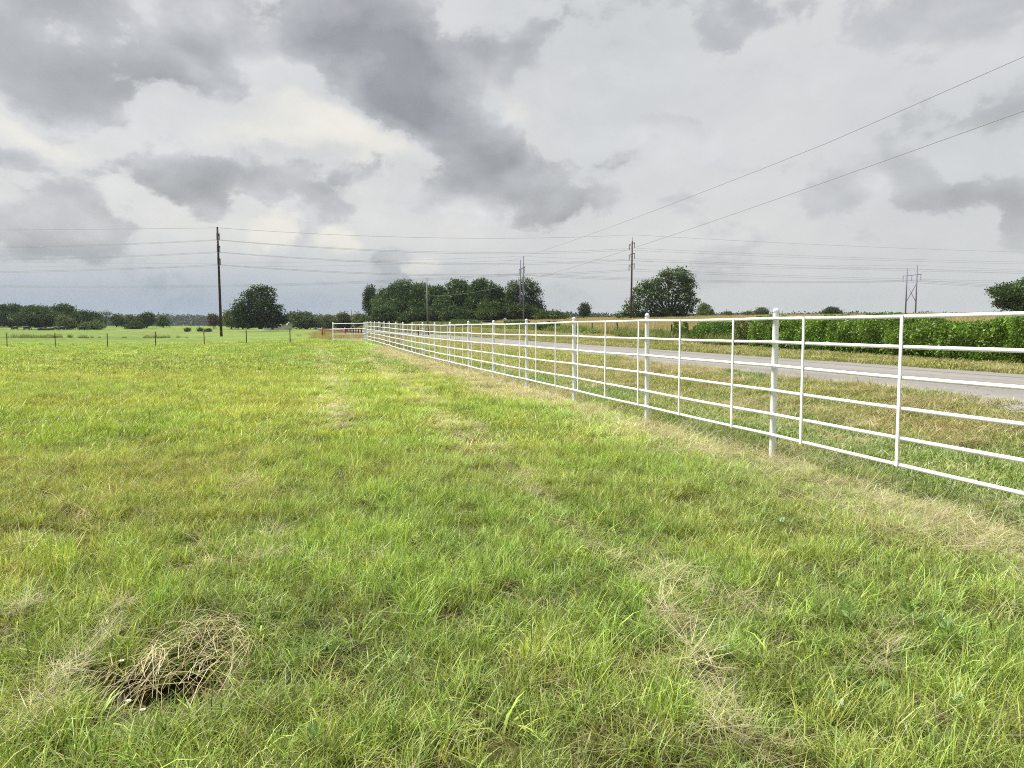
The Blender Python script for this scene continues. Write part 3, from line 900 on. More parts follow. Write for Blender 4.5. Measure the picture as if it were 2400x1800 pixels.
def wire_fence(label, posts, h, mat, wires, w=.035, wr=.006, name='wire_fence', lean=1.0):
    x0, y0 = posts[0][:2]
    root = thing(name, label, 'fence', (x0, y0, 0))
    tops = []
    for i, (x, y) in enumerate(posts):
        z = float(zground(x, y)); hh = h * random.uniform(.96, 1.04)
        ln = (random.uniform(-.05, .05) * lean, random.uniform(-.03, .03) * lean)
        m = MB(); tpost(m, x - x0, y - y0, z, hh, w, ln); m.build('post', mat, root)
        tops.append((x - x0, y - y0, z, ln))
    for k in wires:
        m = MB(); m.tube([(x + l[0] * k * h, y + l[1] * k * h - w, z + k * h) for x, y, z, l in tops], wr, 5)
        m.build('wire', M['wire'], root)

def make_wire_fences():
    pts = [at(px, 58.0) for px in (-95, 18, 131, 253, 366, 480, 579, 681)]
    wire_fence('low fence of thin rusty steel posts crossing the left pasture', pts, 1.17, M['rust'], (.93, .6), .036, .004, lean=.25)
    pts = []
    for px in (1574, 1447, 1388, 1299, 1220, 1160, 1110):
        k = (px - 1200) / F
        D = 24.3 / (k * NR[0] + NR[1])
        pts.append((k * D, D))
    wire_fence('old rusty leaning post and wire fence along the dry field beyond the road', pts, 1.25, M['rust'], (.92, .65, .4), .06, .008)
    pts = []
    for i in range(12):
        D = 74 + 9.5 * i
        pts.append((-14.3 - .236 * (D - 75), D))
    wire_fence('dark rusty post fence running away behind the white corner panel', pts, 1.2, M['rust'], (.9, .5), .075, .008)

# ------------------------------------------------------------------ poles and wires
def insulator(mb, x, y, z, L, r=.10):
    n = max(4, int(L / .16))
    pts, rad = [], []
    for i in range(n * 2 + 1):
        pts.append((x, y, z - L * i / (n * 2))); rad.append(r if i % 2 else r * .45)
    mb.tube(pts, rad, 8)

ATT = {}
def davit_pole(key, px, D, label, topz, arm_levels, ins, armdir, la, lb, mat, spire=0.0, lean=(0, 0)):
    x, y = at(px, D); z0 = float(zground(x, y))
    root = thing('utility_pole', label, 'utility pole', (x, y, z0))
    H = topz + EYE - z0 - spire
    m = MB()
    L = lambda k: (lean[0] * k, lean[1] * k, k)
    m.tube([L(-.5), L(H * .3), L(H * .7), L(H)], [.24, .225, .18, .15], 12)
    m.build('pole_shaft', mat, root, True)
    if spire:
        m = MB(); m.tube([L(H - .2), L(H + spire)], [.06, .045], 8); m.build('top_rod', M['galv'], root, True)
    else:
        m = MB(); m.tube([L(H + .002), L(H + .14)], [.16, .10], 10); m.build('pole_cap', M['insul'], root, True)
    att = {'top': (x + lean[0] * H, y + lean[1] * H, z0 + H + spire - .03)}
    ad = Vector((armdir[0], armdir[1], 0)).normalized()
    for i, zr in enumerate(arm_levels):
        za = zr + EYE - z0
        c = Vector(L(za))
        m = MB()
        m.tube([c - ad * lb + Vector((0, 0, .26)), c + ad * la], [.085, .065], 8)
        m.tube([c + Vector((0, 0, -.9)), c + ad * la * .75], .045, 6)
        a = m.build('cross_arm', mat, root, True)
        m = MB()
        e1 = c + ad * (la - .06); e2 = c - ad * (lb - .06) + Vector((0, 0, .24))
        insulator(m, e1.x, e1.y, e1.z - .05, ins)
        m.build('insulator', M['insul'], root, True)
        m = MB(); insulator(m, e2.x, e2.y, e2.z - .05, ins)
        m.build('insulator', M['insul'], root, True)
        att[i] = ((x + e1.x, y + e1.y, z0 + e1.z - .05 - ins), (x + e2.x, y + e2.y, z0 + e2.z - .05 - ins))
    ATT[key] = att
    return root

def span(pts_list, sag, n=24):
    """polyline hanging between successive supports, sag in metres for each span"""
    out = []
    for (a, b), s in zip(zip(pts_list[:-1], pts_list[1:]), sag):
        a, b = Vector(a), Vector(b)
        for i in range(n + (1 if b == Vector(pts_list[-1]) else 0)):
            t = i / n
            p = a.lerp(b, t); p.z -= 4 * s * t * (1 - t); out.append(p)
    return out

def wire(label, pts, r, group):
    p0 = Vector(pts[0])
    m = MB(); m.tube([Vector(p) - p0 for p in pts], r, 5)
    o = m.build('power_line_wire', M['wire'], None, True); o.location = p0
    tag(o, label, 'overhead wire', group)

def hframe(key, px, D, label, topz, arm_z, ins, S, mat, brace):
    x, y = at(px, D); z0 = float(zground(x, y))
    fd = Vector((-math.sin(math.radians(9)), math.cos(math.radians(9)), 0))
    root = thing('h_frame_pylon', label, 'pylon', (x, y, z0))
    H = topz + EYE - z0; za = arm_z + EYE - z0
    for s in (-1, 1):
        m = MB(); b = fd * (S / 2 * s)
        m.tube([b + Vector((0, 0, -.5)), b + Vector((0, 0, H * .5)), b + Vector((0, 0, H + (.6 if s < 0 else 0)))], [.22, .19, .15], 10)
        m.build('pole_shaft', mat, root, True)
    m = MB()
    arm = S * .92
    m.tube([fd * -arm + Vector((0, 0, za)), fd * arm + Vector((0, 0, za + .001))], .13, 6)
    m.build('cross_arm', mat, root, True)
    if brace:
        for s in (-1, 1):
            m = MB(); m.tube([fd * (S / 2 * s) + Vector((.05 * s, 0, za - 2.6)), fd * (-S / 2 * s) + Vector((.05 * s, 0, za - 8.0))], .10, 6)
            m.build('brace', mat, root, True)
    att = []
    for k in (-arm + .15, 0, arm - .15):
        m = MB(); b = fd * k + Vector((0, 0, za - .12)); insulator(m, b.x, b.y, b.z, ins, .09); m.build('insulator', M['insul'], root, True)
        att.append((x + b.x, y + b.y, z0 + b.z - ins))
    tops = [(x + fd.x * S / 2 * s, y + fd.y * S / 2 * s, z0 + H + (.6 if s < 0 else 0) - .05) for s in (-1, 1)]
    ATT[key] = att; ATT[key + 't'] = tops

def zr_of(py, D):
    return (764 - py) / F * D

def make_power():
    D1, D2 = 136.0, 174.0
    z1 = [zr_of(552.5, D1), zr_of(580.5, D1), zr_of(609.5, D1)]
    davit_pole('p1', 520, D1, 'tall dark wooden power pole in the left pasture near the lone oak', zr_of(537, D1), z1, 1.05,
               (.60, -.80), 1.05, .55, M['pole_dark'], 0, (-.0085, 0))
    z2 = [zr_of(575, D2), zr_of(599, D2), zr_of(623, D2)]
    davit_pole('p2', 1478, D2, 'reddish wooden power pole with three crossarms before the round tree', zr_of(553, D2), z2, 1.15,
               (-.44, .90), 1.15, .95, M['pole_red'], 1.4, (.004, 0))
    a1, a2 = ATT['p1'], ATT['p2']
    def far_pt(px, py, D): 
        x, y = at(px, D); return (x, y, EYE + zr_of(py, D))
    g = 'wires of the wooden pole line'
    wire('single topmost wire over the tops of both wooden power poles', span([far_pt(-900, 537, 118), a1['top'], a2['top'], far_pt(2900, 600, 236)], [.35, 1.25, 1.2]), .024, g)
    names = ['upper', 'middle', 'lower']
    for i in range(3):
        for j in range(2):
            l = far_pt(-900, (572, 600, 628)[i] - 3 * j, 118 + 2 * j)
            r = far_pt(2900, (622, 642, 664)[i] - 4 * j, 236 + 2 * j)
            wire('%s wire of the %s pair carried on the wooden pole crossarms' % (('near', 'far')[j], names[i]),
                 span([l, a1[i][j], a2[i][j], r], [1.15, 1.5, 1.2]), .021, g)
    hframe('h1', 1223, 209, 'distant two legged pylon rising behind the right end of the copse', zr_of(609, 209), zr_of(630, 209), 1.5, 5.0, M['pole_violet'], False)
    hframe('h2', 2130, 227, 'violet grey two legged pylon with cross braces behind the hedge', zr_of(629, 227), zr_of(646, 227), 1.6, 4.4, M['pole_violet'], True)
    g = 'wires of the two legged pylon line'
    h1, h2 = ATT['h1'], ATT['h2']
    for i in range(3):
        ux, uy = -.9877, -.1564
        l = (h1[i][0] + ux * 236, h1[i][1] + uy * 236, h1[i][2])
        r = (h2[i][0] - ux * 200, h2[i][1] - uy * 200, h2[i][2] + 1.5)
        wire('%s of the three low wires slung from the two legged pylons' % ('nearest', 'middle', 'farthest')[i], span([l, h1[i], h2[i], r], [4.3, 1.05, 3.2]), .026, g)
    for i in range(2):
        t1, t2 = ATT['h1t'][i], ATT['h2t'][i]
        l = (t1[0] - .9877 * 236, t1[1] - .1564 * 236, t1[2]); r = (t2[0] + .9877 * 200, t2[1] + .1564 * 200, t2[2] + 2)
        wire('%s ground wire joining the tops of the two legged pylons' % ('nearer', 'farther')[i], span([l, t1, t2, r], [3.2, .8, 2.4]), .018, g)
    # roadside line
    q = 18.2
    def rp(Y, zrel):
        return ((q - Y * NR[1]) / NR[0] - float(bend(Y)), Y, EYE + zrel)
    specs = [(176, 655, 'bare grey roadside power pole standing before the copse'), (300, 712, 'slim grey pole leaning before the left end of the copse'),
             (410, 727, 'grey pole behind the white corner panel, beside pale trees'), (500, 730, 'pale grey pole behind the white corner panel, before bushy trees')]
    px_ = [1003, 868, 825, 798]
    tops = []
    for (D, ty, lab), px in zip(specs, px_):
        x, y = at(px, D); z0 = float(zground(x, y)); H = zr_of(ty, D) + EYE - z0
        root = thing('roadside_pole', lab, 'utility pole', (x, y, z0), 0, 'poles along the road')
        lx = {868: -.075, 798: -.045}.get(px, -.01)
        m = MB(); m.tube([(0, 0, -.4), (lx * H * .5, 0, H * .5), (lx * H, 0, H)], [.20 * max(1, D / 260), .17 * max(1, D / 260), .13 * max(1, D / 260)], 10)
        m.build('pole_shaft', M['pole_grey'], root, True)
        m = MB(); m.tube([(lx * H, 0, H + .002), (lx * H, 0, H + .3)], [.06, .08], 8); m.build('insulator', M['insul'], root, True)
        tops.append((x + lx * H, y, z0 + H + .3))
    pA = [rp(Y, 6.9 + .00029 * (Y - 50) ** 2 + (.35 if Y < 30 else 0) * (30 - Y) / 15) for Y in np.linspace(-20, 165, 60)] + [tops[0]]
    pB = [rp(Y, 4.65 + .0003 * (Y - 85) ** 2) for Y in np.linspace(-20, 165, 60)] + [(tops[0][0], tops[0][1], tops[0][2] - 3.3)]
    g = 'wires of the roadside line'
    wire('upper of the two bare wires climbing over the road towards the camera', pA, .0095, g)
    wire('lower of the two bare wires climbing over the road towards the camera', pB, .0095, g)

# ------------------------------------------------------------------ trees
def leaf_cloud(centres, n_per, spread, size, base, var, squash=.8):
    nC = len(centres); n = nC * n_per
    c = np.repeat(centres, n_per, axis=0) + R.normal(0, 1, (n, 3)) * spread * np.array([1, 1, squash])
    a = R.normal(0, 1, (n, 3)); a /= np.linalg.norm(a, axis=1, keepdims=True)
    b = R.normal(0, 1, (n, 3)); b -= a * np.sum(a * b, 1, keepdims=True); b /= np.linalg.norm(b, axis=1, keepdims=True)
    s = size * R.uniform(.6, 1.35, (n, 1)); w = s * R.uniform(.4, .7, (n, 1))
    V = np.stack([c - a * s * .6, c + b * w * .6, c + a * s * .6, c - b * w * .6], 1)
    V[:, 1] += a * s * .1
    cl = np.repeat(R.uniform(1 - var, 1 + var, nC), n_per)[:, None] * R.uniform(.75, 1.25, (n, 1))
    col = np.array(base) * cl
    col[:, 0] *= np.repeat(R.uniform(.85, 1.25, nC), n_per)
    C = np.repeat(col, 4, axis=0)
    return V.reshape(-1, 3), np.arange(n * 4).reshape(-1, 4), C

def lobe_points(lobes, dens):
    """clump centres on and inside ellipsoids (cx, cy, cz, rx, ry, rz); mostly on the outer shell"""
    P = []
    for (cx, cy, cz, rx, ry, rz) in lobes:
        area = 4 * math.pi * ((rx * ry) ** 1.6 / 3 + (rx * rz) ** 1.6 / 3 + (ry * rz) ** 1.6 / 3) ** (1 / 1.6)
        n = max(8, int(area * dens))
        d = R.normal(0, 1, (n, 3)); d /= np.linalg.norm(d, axis=1, keepdims=True)
        rr = np.where(R.uniform(0, 1, n) < .75, R.uniform(.78, 1.08, n), R.uniform(.3, .8, n))[:, None]
        P.append(np.array([cx, cy, cz]) + d * rr * np.array([rx, ry, rz]))
    P = np.concatenate(P)
    return P[P[:, 2] > .15]

def tree(name, label, x, y, lobes, base=(.040, .066, .022), leaf=.4, dens=1.0, n_per=9, var=.35, trunk_r=.35, trunk_x=0.0, spread=None, group=None, cat='tree', limbs=True, z0=None):
    z = float(zground(x, y)) if z0 is None else z0
    root = thing(name, label, cat, (x, y, z), 0, group)
    pts = lobe_points(lobes, dens)
    V, Fq, C = leaf_cloud(pts, n_per, (spread or leaf * 1.1), leaf, base, var)
    V[:, 2] = np.maximum(V[:, 2], .02)
    me = np_mesh('crown', V, Fq, M['foliage'], {'bcol': C})
    link(bpy.data.objects.new('crown', me), root)
    top = max(l[2] + l[5] for l in lobes)
    m = MB()
    hz = min(l[2] - l[5] * .3 for l in lobes)
    fork = max(.8, min(hz + .5, top * .35))
    m.tube([(trunk_x, 0, -.3), (trunk_x + .05, 0, fork * .5), (trunk_x, 0, fork)], [trunk_r * 1.25, trunk_r, trunk_r * .85], 9)
    if limbs:
        for (cx, cy, cz, rx, ry, rz) in lobes:
            e = Vector((cx, cy, cz + rz * .35)); s = Vector((trunk_x, 0, fork - .1))
            mid = s.lerp(e, .5) + Vector((random.uniform(-.3, .3), random.uniform(-.3, .3), -.08 * (e - s).length + .2))
            m.tube([s, mid, e], [trunk_r * .55, trunk_r * .35, trunk_r * .1], 6)
            for k in range(3):
                d = Vector(R.normal(0, 1, 3)).normalized()
                e2 = Vector((cx + d.x * rx * .85, cy + d.y * ry * .85, cz + d.z * rz * .85))
                m.tube([mid.lerp(e, .5), mid.lerp(e2, .6) + Vector((0, 0, .15)), e2], [trunk_r * .22, trunk_r * .15, trunk_r * .05], 5)
    m.build('trunk', M['bark'], root, True)
    return root

def auto_lobes(W, H, hb=.12, n=9, seed=0, peak=.55):
    rg = np.random.default_rng(seed)
    L = []
    for i in range(n):
        t = (i + .5) / n
        zc = H * (hb + (1 - hb) * (.18 + .62 * t))
        wr = W / 2 * (math.sin(math.pi * min(1, (.22 + .70 * t))) ** .7)
        a = rg.uniform(0, 6.283) + i * 2.4
        d = rg.uniform(.25, .62) * wr
        r = wr * rg.uniform(.42, .60); rz = H * rg.uniform(.15, .21)
        L.append((d * math.cos(a), d * math.sin(a), zc, r, r, rz))
    L.append((0, 0, H * (hb + (1 - hb) * .45), W * .30, W * .30, H * .28))
    L.append((rg.uniform(-.1, .1) * W, 0, H * .86, W * .22, W * .22, H * .15))
    return L

DARK = (.038, .068, .020); MID = (.052, .090, .026); PALE = (.084, .122, .042); OLIVE = (.072, .096, .034); BROWN = (.085, .075, .045)

def px_tree(px, wpx, top, D, label, base=DARK, seed=1, hb=.1, name='tree', base_py=None, n=9, dens=None, leaf=None, group=None, cat='tree', var=.35, trunk=None, n_per=9):
    x, y = at(px, D); z = float(zground(x, y))
    if base_py is not None:
        z = EYE + zr_of(base_py, D)
    W = 1.12 * wpx / F * D; H = zr_of(top, D) + EYE - z
    leaf = leaf or .0022 * D
    dens = dens or .40 / (leaf ** 2)
    return tree(name, label, x, y, auto_lobes(W, H, hb, n, seed), base, leaf, dens, n_per, var, trunk or max(.12, W * .03), group=group, cat=cat)

def lobes_from(px_list, k, bx, by, depth=.85):
    """lobes drawn as (cx, cy, rx, ry [, depth offset]) in a sketch with k metres per unit and the foot at bx, by"""
    L = []
    for i, e in enumerate(px_list):
        cx, cy, rx, ry = e[:4]
        r = rx * k
        dz = e[4] * k if len(e) > 4 else (random.uniform(-.5, .5) * r)
        L.append(((cx - bx) * k, dz, (by - cy) * k, r, max(r, ry * k) * depth, ry * k))
    return L

def make_trees():
    # lone oak by the left pole
    D = 230; x, y = at(612, D)
    k = .211 / F * D
    sk = [(960, 880, 95, 70), (1085, 885, 72, 62), (900, 930, 75, 60), (1000, 980, 130, 75), (1115, 985, 55, 60), (770, 1035, 62, 70), (840, 1060, 80, 70),
          (760, 1110, 80, 70), (930, 1110, 120, 90), (1070, 1090, 100, 90), (1190, 1080, 62, 62), (1220, 1150, 72, 72), (1170, 1180, 90, 70),
          (790, 1190, 75, 62), (880, 1205, 90, 60), (1010, 1200, 110, 70), (1120, 1215, 90, 55), (1245, 1205, 58, 48), (950, 1245, 90, 30)]
    tree('oak_tree', 'big lone dark oak with a lopsided crown right of the left power pole', x, y, lobes_from(sk, k, 1005, 1278), (.034, .064, .018), .5, 1.25, 11, .65, .55, z0=EYE + zr_of(769, D))
    # round open tree behind the reddish pole
    D = 186; x, y = at(1400 + 930 * .1808, D)
    k = .1808 / F * D
    sk = [(1010, 650, 150, 70), (880, 690, 120, 70), (1130, 700, 110, 90), (1190, 800, 85, 100), (1060, 800, 150, 90), (820, 800, 150, 90), (690, 790, 110, 80),
          (590, 850, 95, 80), (520, 900, 75, 90), (690, 930, 140, 90), (900, 940, 150, 90), (1100, 950, 130, 90), (1190, 1000, 75, 110), (480, 1030, 85, 85),
          (600, 1070, 120, 90), (800, 1110, 130, 80), (1010, 1120, 130, 80), (1150, 1130, 95, 80), (390, 1120, 75, 70), (310, 1190, 70, 50), (450, 1190, 110, 60),
          (650, 1190, 140, 60), (850, 1200, 140, 55), (1050, 1200, 120, 50)]
    tree('broad_tree', 'large round open crowned tree behind the reddish power pole', x, y, lobes_from(sk, k, 930, 1252), (.056, .098, .029), .38, 1.7, 9, .4, .45, spread=.42, z0=EYE + zr_of(751, D))
    # copse: crowns growing into each other
    cop = [(872, 36, 671, 300, 'ivy clad narrow tree at the left end of the copse', DARK, .02),
           (897, 46, 680, 285, 'short tree beside the narrow tree at the copse end', MID, .0),
           (940, 84, 661, 262, 'tall round tree at the left of the copse, above the pole', (.054, .096, .03), .0),
           (992, 78, 669, 255, 'flat topped copse tree directly behind the bare grey pole', MID, .0),
           (1032, 62, 676, 248, 'lower crown in the dip at the middle of the copse', DARK, .0),
           (1072, 76, 662, 242, 'full tree right of the dip in the copse', (.05, .092, .028), .0),
           (1122, 74, 662, 236, 'twin peaked tree near the right of the copse', DARK, .0),
           (1166, 56, 674, 228, 'dark low tree filling in before the last copse tree', DARK, .0)]
    for i, (px, w, t, D, lab, b, hb) in enumerate(cop):
        px_tree(px, w * 1.30, t - 1, D, lab, b, 30 + i, hb, 'copse_tree', n=11, group='trees of the copse', leaf=.5, n_per=10, base_py=757)
    for i, (px, w, t, D, lab, b) in enumerate([(1150, 84, 712, 214, 'bushy green shrub at the foot of the copse right side', MID), (1072, 90, 722, 220, 'wide low shrub under the middle of the copse', DARK),
                                               (985, 110, 724, 226, 'dark undergrowth shrub behind the bare grey pole foot', DARK), (905, 90, 718, 250, 'green shrub under the left end of the copse', MID),
                                               (1290, 70, 738, 200, 'low rounded thicket tapering off right of the copse', MID), (1225, 110, 722, 213, 'dense thicket under the last copse tree', DARK)]):
        px_tree(px, w, t, D, lab, b, 60 + i, 0, 'thicket', n=8, group='shrubs at the foot of the copse', cat='shrub', base_py=759, leaf=.45)
    D = 219; x, y = at(1229, D)
    k = .2712 / F * D
    sk = [(450, 420, 95, 45), (370, 460, 65, 55), (540, 450, 60, 55), (450, 510, 120, 70), (570, 530, 60, 70), (350, 560, 70, 70), (480, 610, 120, 70), (600, 620, 50, 60), (380, 670, 90, 60), (540, 690, 100, 50), (620, 690, 50, 45)]
    tree('copse_tree', 'airy domed tree ending the copse, before the two legged pylon top', x, y, lobes_from(sk, k, 470, 745), (.050, .086, .027), .42, 1.5, 9, .4, .4, group='trees of the copse', z0=EYE + zr_of(756, D))
    # left horizon trees
    left = [(-30, 80, 716, 345, 'dark tree cut by the left picture edge', DARK, 768, .05), (28, 74, 716, 350, 'dark dense tree second along the left tree belt', DARK, 768, .05),
            (70, 50, 722, 345, 'small crown behind the big front tree of the left belt', DARK, 768, .05),
            (99, 78, 720, 292, 'big rounded dark tree standing forward over the resting cattle', (.048, .080, .028), 772, .10),
            (153, 64, 716, 325, 'tall tree with sky gaps at the right of the left belt', DARK, 769, .05),
            (211, 46, 732, 335, 'square topped dark tree after the tall gapped tree', DARK, 769, .05),
            (276, 36, 738, 362, 'round field tree right of the spindly tree', MID, 766, .08), (303, 30, 741, 366, 'ragged olive field tree beside the round one', OLIVE, 766, .08),
            (346, 40, 733, 322, 'compact dark field tree alone in the left pasture gap', DARK, 768, .10), (386, 29, 740, 342, 'small peaked field tree before the blue hill', MID, 765, .10),
            (503, 26, 736, 300, 'brownish thin field tree left of the power pole', BROWN, 769, .25),
            (544, 34, 727, 292, 'grey green tree just right of the left power pole foot', OLIVE, 769, .1), (570, 40, 735, 296, 'tree half hidden behind the lone oak left side', MID, 769, .05),
            (683, 30, 734, 312, 'tree touching the lone oak right side', MID, 769, .05), (718, 66, 732, 284, 'broad low tree right of the lone oak and farmhouse', (.06, .092, .036), 770, .05),
            (772, 42, 737, 330, 'faint low tree left of the white corner panel', OLIVE, 766, .05), (804, 40, 719, 302, 'tall bushy tree behind the white corner panel', OLIVE, 757, .05),
            (838, 26, 728, 296, 'thin pale tree behind the right end of the corner panel', PALE, 757, .05), (850, 22, 738, 290, 'small pale tree tucked beside the copse left end', PALE, 757, .05)]
    for i, (px, w, t, D, lab, b, bp, hb) in enumerate(left):
        px_tree(px, w * (1.3 if px < 215 or 520 < px < 780 else 1.1), t - 1, D, lab, b, 100 + i, hb, 'field_tree', base_py=bp, n=9, leaf=.55, group='trees along the left horizon', n_per=8)
    for i, (px, w, t, D, lab, b, bp) in enumerate([(152, 40, 741, 282, 'pale round bush tree at the foot of the left belt', PALE, 771), (200, 26, 755, 284, 'small grey green bush left of the larger bush', PALE, 770),
                                                  (222, 36, 752, 282, 'domed grey green bush under the square topped tree', PALE, 770), (318, 44, 758, 300, 'long low dark bush in the left pasture', DARK, 771),
                                                  (441, 12, 765, 232, 'tiny round bush before the blue hill, left one', MID, 771), (471, 9, 764, 236, 'tiny upright bush before the blue hill, middle one', MID, 770), (489, 14, 765, 228, 'tiny bush nearest the left power pole', OLIVE, 771)]):
        px_tree(px, w * 1.1, t - 1, D, lab, b, 150 + i, 0, 'field_bush', base_py=bp, n=6, leaf=.45 if w > 15 else .3, group='bushes in the left pasture', cat='bush')
    # spindly tree
    D = 380; x, y = at(250, D); k = .1808 / F * D
    sk = [(1330, 190, 22, 26), (1395, 170, 30, 22), (1420, 190, 40, 30), (1365, 210, 22, 18), (1455, 185, 20, 12), (1390, 300, 60, 40), (1330, 320, 30, 25)]
    tree('field_tree', 'spindly tall tree with tufts and bare trunk above the left belt', x, y, lobes_from(sk, k, 1385, 345), OLIVE, .55, .5, 6, .3, .3, group='trees along the left horizon', z0=EYE + zr_of(764, D))
    # right horizon
    right = [(1368, 29, 716, 330, 'small dark lone tree on the skyline between the copse and round tree', (.04, .062, .026), 750, .12), (1650, 38, 715, 300, 'grey green skyline tree just right of the round tree', PALE, 744, .05),
             (1661, 14, 731, 240, 'small brighter bush in front of the grey green skyline tree', MID, 744, 0), (1703, 24, 731, 330, 'ragged low skyline tree above the fence rail', OLIVE, 742, .05),
             (1752, 30, 731, 340, 'spiky low skyline bush left of the taller one', OLIVE, 742, 0), (1780, 36, 722, 345, 'dark skyline bush with a raised top near the fence post', MID, 742, 0),
             (1948, 40, 721, 300, 'rounded dark tree showing above the hedge', DARK, 740, 0)]
    for i, (px, w, t, D, lab, b, bp, hb) in enumerate(right):
        px_tree(px, w * 1.08, t - 1, D, lab, b, 200 + i, hb, 'skyline_tree', base_py=bp, n=8, leaf=.5, group='trees on the right skyline')
    px_tree(2496, 296, 648, 120, 'dense dark tree cut by the right picture edge above the hedge', (.05, .088, .028), 231, 0, 'broad_tree', n=14, leaf=.30, base_py=745, n_per=10)

def forest_band(name, label, px0, px1, D, top_f, base_py, base, leaf, n, depth):
    ta = R.uniform(px0, px1, n); dd = D + R.uniform(0, depth, n)
    t = R.uniform(0, 1, n) ** .8
    tp = top_f(ta)
    py = base_py + (tp - base_py) * t
    x = (ta - 1200) / F * dd; y = dd; z = EYE + (764 - py) / F * D
    c = np.stack([x, y, z], -1)
    V, Fq, C = leaf_cloud(c, 5, leaf * .9, leaf, base, .4)
    o = link(bpy.data.objects.new(name, np_mesh(name, V, Fq, M['foliage'], {'bcol': C})))
    tag(o, label, 'forest', kind='stuff')

def make_hills():
    # wooded ridge on the left skyline
    f = lambda p: 745 - 3.0 * np.sin((p - 250) / 90) - 3.5 * fbm(p * .05, p * 0, 4) + 2
    forest_band('distant_forest', 'blue green wooded ridge far off on the left skyline', -250, 860, 1150, f, 768, (.036, .056, .030), 3.4, 14000, 260)
    h = lambda p: 724 + 14 * np.clip((p - 130) / 100, 0, 1) - 5 * fbm(p * .06, p * 0, 8)
    forest_band('tree_belt', 'dark continuous belt of wood behind the left field trees', -120, 236, 372, h, 769, (.046, .078, .028), .9, 3600, 40)
    h2 = lambda p: 746 - 8 * fbm(p * .05, p * 0, 9)
    forest_band('tree_belt', 'low belt of wood on the skyline right of the lone oak', 525, 862, 400, h2, 768, (.05, .082, .03), .9, 2400, 40)
    g = lambda p: 738 - 9 * fbm(p * .028, p * 0, 6) ** 1.2 + 1
    forest_band('distant_treeline', 'low dark line of trees far off on the right skyline', 1240, 2500, 620, g, 750, (.036, .054, .030), 1.5, 5200, 120)
    # hill body under the ridge
    m = MB()
    xs = np.linspace(-1500, -150, 60); v = []
    for x_ in xs:
        e = 1 - abs((x_ + 800) / 720) ** 6
        v += [(x_, 1160, -2), (x_, 1240, 9.5 * max(e, 0)), (x_, 1500, 11 * max(e, 0))]
    m.add(v, [(3 * i + k, 3 * i + 3 + k, 3 * i + 4 + k, 3 * i + 1 + k) for i in range(59) for k in range(2)])
    o = m.build('hill', solid('hill_ground', (.03, .045, .02), (.05, .07, .03), .05, 1), None, True)
    tag(o, 'low hill under the far wooded ridge', 'hill', kind='structure')

